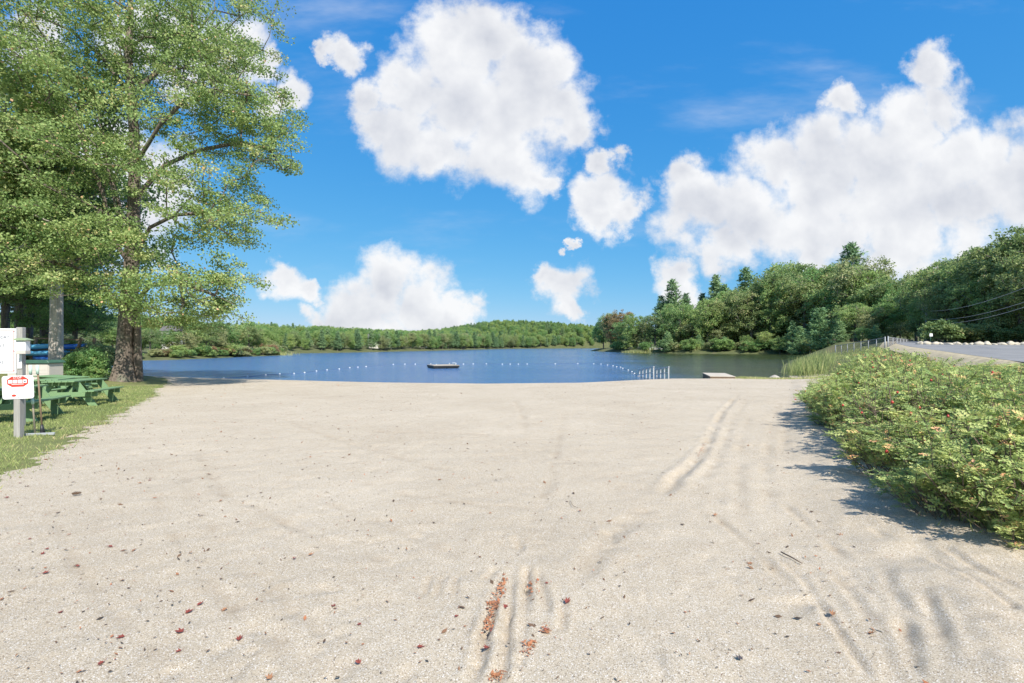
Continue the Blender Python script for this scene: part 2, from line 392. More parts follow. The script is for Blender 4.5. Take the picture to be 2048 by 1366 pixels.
M['galv'] = paint('galvanised_steel', (0.52, 0.54, 0.56), 0.42, 0.12, 5.0, Metallic=0.55)
M['fence'] = paint('weathered_steel', (0.30, 0.32, 0.34), 0.55, 0.12, 5.0, Metallic=0.3)
M['cream'] = paint('cream_resin', (0.56, 0.52, 0.47), 0.5, 0.06, 2.0)
M['lidgreen'] = paint('green_resin', (0.05, 0.12, 0.085), 0.45, 0.15, 3.0)
M['skyblue'] = paint('sky_blue_plastic', (0.15, 0.50, 0.76), 0.32, 0.12, 1.5)
M['blue'] = paint('blue_plastic', (0.045, 0.18, 0.62), 0.32, 0.15, 1.5)
M['kgreen'] = paint('green_plastic', (0.05, 0.42, 0.22), 0.35, 0.12, 1.5)
M['kred'] = paint('red_plastic', (0.42, 0.06, 0.04), 0.35, 0.12, 1.5)
M['black'] = paint('black_plastic', (0.018, 0.020, 0.024), 0.45, 0.3, 3.0)
M['mint'] = paint('mint_grip', (0.52, 0.72, 0.60), 0.5, 0.05)
M['buoy'] = paint('white_float', (0.66, 0.67, 0.68), 0.5, 0.05)
M['rope'] = paint('float_rope', (0.12, 0.17, 0.28), 0.9, 0.2)
M['hip'] = paint('rose_hip', (0.48, 0.045, 0.030), 0.35, 0.35, 20.0)
M['fallen'] = paint('fallen_red_leaf', (0.19, 0.040, 0.026), 0.6, 0.4, 30.0)
M['fallen2'] = paint('fallen_brown_leaf', (0.30, 0.15, 0.075), 0.7, 0.4, 30.0)
M['cone'] = paint('cone_scales', (0.12, 0.075, 0.045), 0.85, 0.4, 40.0)
M['twig'] = paint('twig_bark', (0.13, 0.095, 0.07), 0.9, 0.3, 20.0)
M['housewall'] = paint('house_wall', (0.62, 0.60, 0.56), 0.8, 0.06)
M['roof'] = paint('house_roof', (0.12, 0.11, 0.11), 0.9, 0.2)
M['pane'] = paint('window_glass', (0.03, 0.035, 0.04), 0.1, 0.1)
M['wire'] = paint('cable', (0.35, 0.36, 0.37), 0.5, 0.1)
M['litter'] = (lambda t: (t.col(t.ramp(t.attr('tint'), [(0.0, (0.05, 0.035, 0.025)), (0.4, (0.16, 0.095, 0.055)), (0.7, (0.32, 0.145, 0.07)), (1.0, (0.40, 0.15, 0.07))])).set(Roughness=0.85), t.m)[1])(NT('leaf_litter'))
M['maple'] = leafmat('maple_leaves', [(0.0, (0.108, 0.205, 0.040)), (0.40, (0.216, 0.360, 0.067)), (0.68, (0.367, 0.493, 0.114)), (0.90, (0.520, 0.565, 0.166)), (1.0, (0.714, 0.385, 0.154))], 0.42, 0.02, 0.005)
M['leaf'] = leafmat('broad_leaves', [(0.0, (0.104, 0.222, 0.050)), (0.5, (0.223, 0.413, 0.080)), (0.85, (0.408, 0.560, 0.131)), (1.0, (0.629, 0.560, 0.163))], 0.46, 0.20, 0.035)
M['leafdark'] = leafmat('dark_oak_leaves', [(0.0, (0.111, 0.194, 0.052)), (0.5, (0.232, 0.348, 0.090)), (0.85, (0.416, 0.466, 0.148)), (1.0, (0.616, 0.466, 0.200))], 0.44, 0.18, 0.03)  # darker olive leaf colour of its own
M['leafpale'] = leafmat('willow_leaves', [(0.0, (0.163, 0.217, 0.075)), (0.5, (0.288, 0.344, 0.117)), (0.85, (0.443, 0.471, 0.184)), (1.0, (0.538, 0.435, 0.200))], 0.36, 0.15, 0.02)
M['leafred'] = leafmat('turning_leaves', [(0.0, (0.134, 0.118, 0.039)), (0.5, (0.303, 0.176, 0.070)), (0.85, (0.427, 0.244, 0.093)), (1.0, (0.499, 0.202, 0.093))], 0.36, 0.15, 0.02)
M['pine'] = leafmat('pine_needles', [(0.0, (0.067, 0.147, 0.057)), (0.5, (0.138, 0.276, 0.105)), (1.0, (0.261, 0.422, 0.150))], 0.20, 0.2, 0.02)
M['pinesoft'] = leafmat('young_pine_needles', [(0.0, (0.105, 0.211, 0.072)), (0.5, (0.186, 0.365, 0.123)), (1.0, (0.317, 0.509, 0.173))], 0.25, 0.12, 0.015)
M['rose'] = leafmat('rose_leaves', [(0.0, (0.157, 0.251, 0.049)), (0.40, (0.301, 0.431, 0.084)), (0.75, (0.496, 0.585, 0.137)), (0.93, (0.756, 0.694, 0.164)), (1.0, (0.887, 0.406, 0.110))], 0.40, 0.10, 0.015)
M['grass'] = leafmat('grass_blades', [(0.0, (0.170, 0.244, 0.048)), (0.5, (0.327, 0.404, 0.086)), (0.85, (0.497, 0.506, 0.147)), (1.0, (0.676, 0.506, 0.242))], 0.35, 0.0, 0.0)
M['reed'] = leafmat('reed_blades', [(0.0, (0.183, 0.259, 0.059)), (0.5, (0.305, 0.381, 0.099)), (1.0, (0.503, 0.446, 0.172))], 0.35, 0.0, 0.0)
M['bark'] = barkmat('maple_bark', (0.060, 0.045, 0.036), (0.270, 0.225, 0.185), 1.0, moss=(0.17, 0.18, 0.13))
M['palebark'] = barkmat('pale_bark', (0.34, 0.30, 0.265), (0.70, 0.65, 0.60), 0.8)
M['greybark'] = barkmat('grey_bark', (0.07, 0.06, 0.05), (0.26, 0.23, 0.20), 0.8)
M['stem'] = paint('rose_stem', (0.15, 0.11, 0.085), 0.9, 0.35, 12.0)

# ------------------------------------------------------------------ ground, lake, beach
BEACH_T = 1.32; BEACH_O = 5.0
def in_beach(x, y):
    return (np.abs(x) < BEACH_T * (y + BEACH_O)) & (y > -3.2) & (y < 44)
RL = [(20,2),(23,14),(26,24.5),(29,30),(33.5,38),(38,46),(47,59),(62,78),(80,100),(98,121)]
RR = [(60,0),(72,12),(80,24),(76,40),(62,50),(57,60),(63,73),(67,79),(85,101),(104,122)]
def build_terrain():
    nr, na = 400, 520
    r = 1.2 * np.exp(np.linspace(0, math.log(3600 / 1.2), nr)); a = np.linspace(0, 2 * math.pi, na, endpoint=False)
    R, A = np.meshgrid(r, a, indexing='ij'); x = R * np.sin(A); y = R * np.cos(A)
    z = G(x, y) + 0.05 * fbm(x * 0.5, y * 0.5, 3, 5) * (lakes(x, y) > 1)
    z = np.where(in_beach(x, y), z - 0.14, z)
    z = z - 0.3 * sstep(0.2, 2.6, sdf(x, y, [(p[0] - 1.9, p[1] + 0.4) for p in RL] + RR[::-1]))
    V = np.stack([x, y, z], -1).reshape(-1, 3)
    i = np.arange(nr - 1)[:, None]; j = np.arange(na)[None, :]; j2 = (j + 1) % na
    Q = np.stack([i * na + j, i * na + j2, (i + 1) * na + j2, (i + 1) * na + j], -1).reshape(-1, 4)
    V = np.vstack([V, [[0, 0, g(0, 0) - 0.14]]]); c = len(V) - 1
    Q = np.vstack([Q, [[c, (k + 1) % na, k, k] for k in range(0)]]) if False else Q
    ob('ground', mesh_np('ground', V, Q[:, ::-1], M['soil'], True), kind='structure')
build_terrain()
def build_lake():
    x0, x1, y0, y1 = -420, 300, 20, 720
    nx = 72; ny = 70
    X, Y = np.meshgrid(np.linspace(x0, x1, nx), np.linspace(y0, y1, ny), indexing='ij')
    V = np.stack([X, Y, np.zeros_like(X)], -1).reshape(-1, 3)
    i = np.arange(nx - 1)[:, None]; j = np.arange(ny - 1)[None, :]
    Q = np.stack([i*ny+j, (i+1)*ny+j, (i+1)*ny+j+1, i*ny+j+1], -1).reshape(-1, 4)
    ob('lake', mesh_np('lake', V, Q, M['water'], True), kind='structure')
build_lake()

# tyre ruts, rake marks and scuffs in the sand: pixel polylines, half width (m), depth (m)
TRACKS = [([(1478,788),(1442,828),(1426,860),(1412,890),(1390,922),(1350,958),(1328,988),(1296,1012)], 0.07, 0.030),
 ([(1496,800),(1466,840),(1450,880),(1436,920),(1410,960),(1385,1000)], 0.06, 0.012),
 ([(1296,1012),(1240,1055),(1195,1105),(1150,1160)], 0.08, 0.016),
 ([(1030,800),(1046,832),(1050,872)], 0.08, 0.016),
 ([(540,822),(620,860),(700,886),(800,912),(872,934),(962,948)], 0.08, 0.014),
 ([(560,828),(720,836),(900,832)], 0.07, 0.010), ([(690,862),(860,866),(1010,870)], 0.09, 0.012),
 ([(390,890),(420,950),(470,1015),(560,1080),(650,1128),(745,1172)], 0.06, 0.012),
 ([(480,1000),(560,1040),(680,1090),(800,1130)], 0.05, 0.008),
 ([(1004,1138),(990,1205),(968,1270),(946,1366)], 0.030, 0.030), ([(1022,1134),(1020,1200),(1012,1290),(1000,1366)], 0.028, 0.030),
 ([(1054,1130),(1052,1200),(1046,1260),(1036,1340)], 0.026, 0.028), ([(1074,1140),(1088,1180),(1094,1225)], 0.024, 0.024),
 ([(990,1136),(976,1160)], 0.026, 0.024), ([(860,1150),(846,1192)], 0.02, 0.016), ([(884,1152),(872,1194)], 0.02, 0.016), ([(912,1152),(908,1198)], 0.02, 0.016),
 ([(1120,1140),(1126,1200),(1122,1260)], 0.022, 0.018), ([(1030,1070),(1042,1100)], 0.03, 0.02),
 ([(1550,1112),(1600,1152),(1640,1208),(1680,1268),(1722,1332),(1742,1366)], 0.024, 0.016),
 ([(1768,1140),(1800,1210),(1816,1290),(1830,1366)], 0.035, 0.016), ([(1926,1240),(1948,1300),(1958,1366)], 0.036, 0.009),
 ([(1290,1172),(1308,1280),(1330,1366)], 0.02, 0.014), ([(1560,1000),(1640,1070),(1760,1170),(1900,1290)], 0.04, 0.010),
 ([(1420,1020),(1500,1090),(1600,1190)], 0.04, 0.010), ([(1860,1120),(1960,1180),(2040,1240)], 0.03, 0.016), ([(1740,1060),(1850,1120),(1960,1150)], 0.03, 0.014),
 ([(300,940),(330,1040),(400,1150),(520,1260),(660,1366)], 0.05, 0.007), ([(360,930),(400,1030),(480,1130),(600,1230),(780,1340)], 0.05, 0.007), ([(100,1010),(150,1130),(260,1260),(380,1366)], 0.04, 0.006), ([(1560,800),(1540,860),(1530,940),(1545,1040)], 0.06, 0.009), ([(1590,800),(1575,850),(1566,920)], 0.06, 0.008), ([(1500,830),(1480,900),(1476,1000),(1500,1080)], 0.06, 0.008), ([(700,960),(820,990),(960,1010),(1100,1016)], 0.06, 0.006), ([(640,1000),(800,1060),(940,1120)], 0.05, 0.006), ([(1130,820),(1120,880),(1100,960),(1060,1060)], 0.06, 0.006), ([(1880,1100),(1960,1150),(2048,1190)], 0.03, 0.010), ([(1660,1130),(1720,1210),(1770,1300),(1800,1366)], 0.036, 0.010), ([(1840,1180),(1880,1260),(1900,1366)], 0.035, 0.010),
 ([(1120,985),(1200,1030),(1232,1086)], 0.04, 0.014), ([(1240,968),(1310,975),(1360,1000)], 0.05, 0.014)]
def build_beach():
    k = 0.0062
    rows = [-3.0]; 
    while rows[-1] < 43.5: rows.append(rows[-1] + max(0.018, k * (rows[-1] + 1.5)) )
    yv = np.array(rows); tv = np.linspace(-BEACH_T, BEACH_T, 780)
    Yg, T = np.meshgrid(yv, tv, indexing='ij'); X = T * (Yg + BEACH_O)
    z = G(X, Yg)
    z = z + 0.020 * fbm(X * 0.6, Yg * 0.6, 3, 11) + 0.016 * fbm(X * 3.1, Yg * 3.1, 3, 21) + 0.006 * fbm(X * 13, Yg * 13, 2, 23) * sstep(-0.1, 0.5, fbm(X * 0.9, Yg * 0.9, 2, 43) + 0.1)
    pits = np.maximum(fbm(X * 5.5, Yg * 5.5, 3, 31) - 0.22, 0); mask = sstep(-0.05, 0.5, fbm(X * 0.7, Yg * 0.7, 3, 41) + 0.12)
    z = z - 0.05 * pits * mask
    # combed lines left by the beach rake
    comb = np.sin((X * 0.92 + Yg * 0.18 + 0.35 * fbm(X * 0.3, Yg * 0.3, 2, 51)) * 2 * math.pi / 0.17)
    z = z + 0.0042 * comb * sstep(0.0, 0.5, fbm(X * 0.4, Yg * 0.4, 3, 61) + 0.15)
    # drifted sand ridge under the rose bank
    e = X - np.interp(Yg, [-2, 4.6, 7.3, 11, 18, 40], [0.6, 3.75, 5.0, 6.95, 11.1, 24.0])
    z = z + 0.06 * sstep(-0.9, -0.1, e) * (1 - sstep(1.0, 3.0, e)) * (1 + fbm(X * 2, Yg * 2, 4, 71)) * (Yg > -2)
    disturb_shade = np.zeros_like(z) + 0.4 * pits * mask
    for pts, w, dep in TRACKS:
        gp = [at_ground(px, py)[:2] for px, py in pts]
        xs = [p[0] for p in gp]; ys = [p[1] for p in gp]
        w = w * (1 + 0.012 * np.mean(ys))
        m = (X > min(xs) - 0.6) & (X < max(xs) + 0.6) & (Yg > min(ys) - 0.6) & (Yg < max(ys) + 0.6)
        xx = X[m] + 0.6 * w * fbm(X[m] * 4, Yg[m] * 4, 3, 81); yy = Yg[m]
        d, al = seg_dist(xx, yy, gp)
        br = np.clip(0.52 + 1.2 * fbm(al * 2.6, al * 0 + dep * 900, 4, 91), 0, 1.1)
        L = al.max() if al.size else 1
        br = br * sstep(0, 0.08 * L, al) * sstep(L, 0.92 * L, al)
        q = -np.exp(-(d / w) ** 2) + 0.55 * np.exp(-((d - 1.9 * w) / (0.8 * w)) ** 2)
        z[m] += dep * (1.8 if w < 0.034 else 1.15) * br * q * (1 + 0.9 * fbm(xx * 16, yy * 16, 3, 95))
        disturb_shade[m] = np.maximum(disturb_shade[m], br * np.exp(-(d / (1.15 * w)) ** 2) * np.clip(0.45 + fbm(xx * 6, yy * 6, 3, 97), 0, 1))  # tint along the groove floor: disturbed sand plus painted shade
    s = lakes(X, Yg)
    z = np.where(s > 0, np.minimum(z, 0.02 + 0.10 * s), z)
    n, mcol = X.shape
    V = np.stack([X, Yg, z], -1).reshape(-1, 3)
    i = np.arange(n - 1)[:, None]; j = np.arange(mcol - 1)[None, :]
    Q = np.stack([i*mcol+j, i*mcol+j+1, (i+1)*mcol+j+1, (i+1)*mcol+j], -1).reshape(-1, 4)
    sq = s.reshape(-1)[Q].max(1) > -3
    ob('beach', mesh_np('beach', V, Q[sq], M['sand'], True, {'disturb_shade': disturb_shade.reshape(-1)}), kind='structure')
build_beach()

LAWN_EDGE = [(-5.2,3.0),(-6.3,5.0),(-7.0,6.6),(-8.7,9.4),(-10.4,12.3),(-12.1,15.1),(-15.2,20.5),(-18.5,25),(-20.8,29.5),(-23.5,33),(-29,35.5),(-42,38),(-60,40),(-60,-2),(-6,-2)]
def lawn_sd(x, y): return sdf(x, y, LAWN_EDGE) + 0.30 * fbm(x * 1.7, y * 1.7, 3, 15) + 0.22 * fbm(x * 7, y * 7, 2, 16)
def build_lawn_sheet():
    X, Y = np.meshgrid(np.arange(-54, -4, 0.15), np.arange(-1, 39, 0.15), indexing='ij'); s = lawn_sd(X, Y)
    z = G(X, Y) + np.clip(0.05 * s, -0.16, 0.035) + 0.012 * fbm(X * 2, Y * 2, 3, 17) + 0.02 * fbm(X * 0.6, Y * 0.6, 3, 11)
    V = np.stack([X, Y, z], -1).reshape(-1, 3); n, m = X.shape
    i = np.arange(n - 1)[:, None]; j = np.arange(m - 1)[None, :]
    Q = np.stack([i*m+j, (i+1)*m+j, (i+1)*m+j+1, i*m+j+1], -1).reshape(-1, 4)
    keep = (s.reshape(-1)[Q].max(1) > -1.2)
    ob('lawn', mesh_np('lawn', V, Q[keep], M['lawn'], True), kind='structure')
build_lawn_sheet()
def strip(name, left, right, mat, off, nc=14, per=8):
    def res(p):
        o = []
        for a, b in zip(p[:-1], p[1:]):
            for k in range(per): o.append((a[0] + (b[0]-a[0]) * k / per, a[1] + (b[1]-a[1]) * k / per))
        return np.array(o + [p[-1]])
    A = res(left); B = res(right); t = np.linspace(0, 1, nc)[None, :, None]
    P = A[:, None, :] * (1 - t) + B[:, None, :] * t; n, m = P.shape[:2]
    V = np.concatenate([P, (G(P[..., 0], P[..., 1]) + off)[..., None]], -1).reshape(-1, 3)
    i = np.arange(n - 1)[:, None]; j = np.arange(m - 1)[None, :]
    Q = np.stack([i*m+j, i*m+j+1, (i+1)*m+j+1, (i+1)*m+j], -1).reshape(-1, 4)
    return ob(name, mesh_np(name, V, Q, mat, True), kind='structure')
strip('road', RL, RR, M['asphalt'], 0.042)
strip('gravel_verge', [(x - 1.9, y + 0.4) for x, y in RL], [(x + 0.2, y) for x, y in RL], M['gravel'], 0.03, 7)

# ------------------------------------------------------------------ vegetation generators
def unit(v): return v / (np.linalg.norm(v, axis=-1, keepdims=True) + 1e-9)
def leaf_quads(pos, size, rg, up=0.6, aspect=0.62, axis=None, droop=0.0):
    n = len(pos)
    nrm = unit(rg.normal(size=(n, 3)) + np.array([0, 0, up * 2]))
    t = rg.normal(size=(n, 3)) if axis is None else axis + 0.45 * rg.normal(size=(n, 3))
    t[:, 2] -= droop
    t = unit(t - nrm * np.sum(t * nrm, 1, keepdims=True)); b = np.cross(nrm, t)
    s = (size * rg.uniform(0.7, 1.3, n))[:, None]
    V = np.stack([pos - t * s * 0.5, pos + b * s * 0.5 * aspect, pos + t * s * 0.5, pos - b * s * 0.5 * aspect], 1).reshape(-1, 3)
    return V, np.arange(4 * n).reshape(-1, 4)
def skeleton(init, att, rg, step=0.9, sag=0.0):
    """init: list of (pos, parent); attractors joined to the nearest node, in order of distance from the trunk"""
    P = [np.array(p, float) for p, _ in init]; par = [q for _, q in init]; ends = []
    A = np.array(att); tr = np.array(P)
    d0 = np.min(np.linalg.norm(A[:, None, :] - tr[None], axis=2), axis=1); order = np.argsort(d0)
    arr = np.zeros((len(A) * 14 + len(P), 3)); arr[:len(P)] = P; n = len(P)
    for k in order:
        a = A[k]; D = a - arr[:n]; dist = np.linalg.norm(D, axis=1)
        cost = dist * (1.0 + 0.55 * np.clip(-D[:, 2] / (dist + 1e-6) + 0.25, 0, 2)); cost[0] += 3
        b = int(np.argmin(cost)); L = dist[b]; m = max(1, min(12, int(L / step))); cur = b; start = arr[b].copy()
        side = rg.normal(size=3) * 0.10 * L
        for q in range(1, m + 1):
            t = q / m; p = start + (a - start) * t + side * math.sin(math.pi * t) + np.array([0, 0, 0.10 * L * math.sin(math.pi * t)])
            arr[n] = p; par.append(cur); cur = n; n += 1
        ends.append(cur)
    return arr[:n], par, ends
def branch_mesh(name, P, par, ends, r0, mat, k=6, tip=0.012, expo=2.35, rad_fix=None, kbig=14):
    n = len(P); ch = [[] for _ in range(n)]
    for i, p in enumerate(par):
        if p is not None and p >= 0: ch[p].append(i)
    order = list(range(n))[::-1]; w = np.zeros(n)
    for i in order:        # children always come after parents
        w[i] = tip ** expo if not ch[i] else sum(w[c] for c in ch[i])
    rad = w ** (1 / expo); rad *= r0 / rad[0]
    rad = np.maximum(rad * (0.66 if rad_fix else 1.0), tip)
    if rad_fix: 
        for i, r in rad_fix.items(): rad[i] = r
    mb = MB(); done = set()
    stack = [(0, None)]
    while stack:
        s, pre = stack.pop(); chain = ([pre] if pre is not None else []) + [s]; cur = s
        while ch[cur]:
            c = max(ch[cur], key=lambda q: rad[q])
            for o in ch[cur]:
                if o != c: stack.append((o, cur))
            chain.append(c); cur = c
        if len(chain) > 1:
            rr = [rad[q] for q in chain]
            if pre is not None: rr[0] = min(rad[pre], rr[1] * 1.25)
            kk = kbig if rr[0] > 0.16 else (k if rr[0] > 0.04 else 4)
            mb.tube([P[q] for q in chain], rr, kk, False)
    return mb.mesh(name, mat, True)
def crown_points(ells, n, rg, power=2.0, jitter=0.0):
    vol = np.array([e[3] * e[4] * e[5] for e in ells]) ** 0.72; pick = rg.choice(len(ells), n, p=vol / vol.sum())
    d = unit(rg.normal(size=(n, 3))); r = rg.uniform(0, 1, n) ** (1 / (power + 1.2)); E = np.array(ells)[pick]
    return E[:, :3] + d * r[:, None] * E[:, 3:6]
def sprays(centers, core, rg, nper, rad, size, flat=0.42, up=0.6, aspect=0.62, tint_amp=0.16):
    n = len(centers); out = unit(centers - core)
    c = np.repeat(np.arange(n), nper); N = len(c)
    rr = rad * rg.uniform(0.6, 1.25, n)
    d = unit(rg.normal(size=(N, 3))) * (rg.uniform(0, 1, N) ** 0.5)[:, None]
    d[:, 2] *= flat; d = d * rr[c][:, None]
    d[:, 2] -= 0.22 * np.sum(d[:, :2] * out[c][:, :2], 1)         # outer end of each spray hangs lower
    pos = centers[c] + d
    V, Q = leaf_quads(pos, size, rg, up, aspect, out[c] * 0.6, 0.25)
    ct = rg.normal(size=n) * tint_amp
    tint = np.clip(0.47 + ct[c] + rg.normal(size=N) * 0.12, 0, 0.93)
    tint = np.where(rg.uniform(0, 1, N) < 0.012, 1.0, tint)
    return V, Q, np.repeat(tint, 4)
def deciduous(seed, H=14.0, width=0.34, base=0.22, natt=150, nper=70, leaf=0.30, rad=0.95, r0=0.30, mat='leaf', bark='greybark', flat=0.75, lobes=10, up=0.25):
    rg = np.random.default_rng(seed); cz = H * (base + (1 - base) * 0.52); R = H * width; hz = H * (1 - base) * 0.5
    ells = [(0, 0, cz, R * 0.62, R * 0.62, hz * 0.82)]
    for q in range(lobes):
        a = 2.4 * q + rg.uniform(-0.5, 0.5); zz = rg.uniform(-0.75, 0.8); rr = R * 0.66 * math.sqrt(1 - zz * zz * 0.8)
        ells.append((rr * math.cos(a), rr * math.sin(a), cz + zz * hz * 0.75, R * rg.uniform(0.34, 0.5), R * rg.uniform(0.34, 0.5), hz * rg.uniform(0.22, 0.34)))
    att = crown_points(ells, natt, rg, 3.0)
    init = [((0, 0, -0.3), -1)]; bend = rg.normal(size=2) * 0.02 * H
    for q in range(1, 9):
        t = q / 8; init.append(((bend[0] * t * t, bend[1] * t * t, H * 0.82 * t), q - 1))
    P, par, ends = skeleton(init, att, rg, H * 0.06)
    tm = branch_mesh('trunk', P, par, ends, r0, M[bark], 5, 0.015)
    V, Q, tint = sprays(P[ends], np.array([0, 0, cz - 0.2 * hz]), rg, nper, rad, leaf, flat, up, 0.7)
    return tm, mesh_np('crown', V, Q, M[mat], False, {'tint': tint})
def conifer(seed, H=18.0, width=0.20, base=0.12, whorls=22, per=6, nq=26, mat='pine', open_=0.25, tilt=0.1):
    rg = np.random.default_rng(seed); mb = MB(); mb.tube([(0,0,-0.3),(0,0,H*0.3),(0.02*H*rg.normal(),0,H*0.65),(0,0,H*0.99)], [0.018*H, 0.014*H, 0.008*H, 0.015], 7, False)
    pos = []; ax = []; tint = []
    for w in range(whorls):
        t = (w + rg.uniform(-0.3, 0.3)) / whorls; z = H * (base + (1 - base) * max(t, 0) * 0.985)
        Lw = H * width * ((1 - max(t, 0)) ** 0.75) * (0.55 + 0.45 * min(1, max(t, 0) * 5 + 0.4)) + 0.25
        a0 = rg.uniform(0, 6.28)
        for q in range(per):
            if rg.uniform() < open_ * (1 - t): continue
            a = a0 + 6.283 * q / per + rg.normal() * 0.2; Lb = Lw * rg.uniform(0.6, 1.25); d = np.array([math.cos(a), math.sin(a), 0])
            rise = tilt + 0.5 * t + rg.normal() * 0.08
            e = np.array([0, 0, z]) + d * Lb + np.array([0, 0, rise * Lb])
            mb.tube([(0, 0, z), tuple(np.array([0,0,z]) + d*Lb*0.5 + np.array([0,0,rise*Lb*0.4])), tuple(e)], [0.0025*H*(1-t)+0.015, 0.02, 0.008], 4, False)
            m = max(6, int(nq * Lb / (H * width))); u = rg.uniform(0.22, 1.08, m)
            p = np.array([0, 0, z]) + d * (u * Lb)[:, None]; p[:, 2] += rise * Lb * u ** 1.5
            wd = Lb * 0.30 * np.sin(np.clip(u, 0, 1) * 2.6 + 0.3) + 0.12
            sd = np.array([-d[1], d[0], 0]); lat = rg.uniform(-1, 1, m)
            p = p + sd * (lat * wd)[:, None]; p[:, 2] += rg.normal(size=m) * 0.06 * Lb * 0.5
            pos.append(p); ax.append(d * 1.0 + sd * (0.8 * lat)[:, None] + np.array([0, 0, 0.35])); tint.append(np.clip(0.5 + rg.normal() * 0.15 + rg.normal(size=m) * 0.15 + 0.15 * (u - 0.6), 0, 1))
    pos = np.vstack(pos); ax = unit(np.vstack(ax)); tint = np.concatenate(tint)
    # every plume is a handful of crossed needle tufts
    k = 3; pos = np.repeat(pos, k, 0) + rg.normal(size=(len(pos) * k, 3)) * 0.011 * H; ax = np.repeat(ax, k, 0); tint = np.repeat(tint, k)
    V, Q = leaf_quads(pos, 0.042 * H, rg, 0.35, 0.30, ax * 2.0)
    return mb.mesh('trunk', M['greybark'], True), mesh_np('crown', V, Q, M[mat], False, {'tint': np.repeat(tint, 4)})
def bush(seed, H=2.2, R=1.6, natt=70, nper=60, leaf=0.16, mat='leaf', rad=0.42):
    rg = np.random.default_rng(seed); ells = [(0, 0, H * 0.5, R * 0.75, R * 0.75, H * 0.45)]
    for q in range(7):
        a = rg.uniform(0, 6.28); ells.append((R * 0.55 * math.cos(a), R * 0.55 * math.sin(a), H * rg.uniform(0.25, 0.75), R * 0.4, R * 0.4, H * 0.26))
    att = crown_points(ells, natt, rg, 3.0); att[:, 2] = np.maximum(att[:, 2], 0.12)
    P, par, ends = skeleton([((0, 0, -0.1), -1), ((0, 0, 0.12 * H), 0)], att, rg, 0.35)
    tm = branch_mesh('stem', P, par, ends, 0.05, M['greybark'], 4, 0.008, kbig=6)
    V, Q, tint = sprays(P[ends], np.array([0, 0, 0.1 * H]), rg, nper, rad, leaf, 0.6)
    return tm, mesh_np('foliage', V, Q, M[mat], False, {'tint': tint})
def plant_tree(proto, name, label, cat, x, y, H0, H, wid=1.0, rot=None, group=None, mat=None, parts=('trunk', 'crown'), dz=-0.05):
    t = thing(name, label, cat, (x, y, g(x, y) + dz), random.uniform(0, 6.28) if rot is None else rot, group)
    s = H / H0; t.scale = (s * wid, s * wid, s)
    for nm, me in zip(parts, proto):
        c = ob(nm, me, t)
        if mat and nm in ('crown', 'foliage'): c.material_slots[0].link = 'OBJECT'; c.material_slots[0].material = M[mat]
    return t

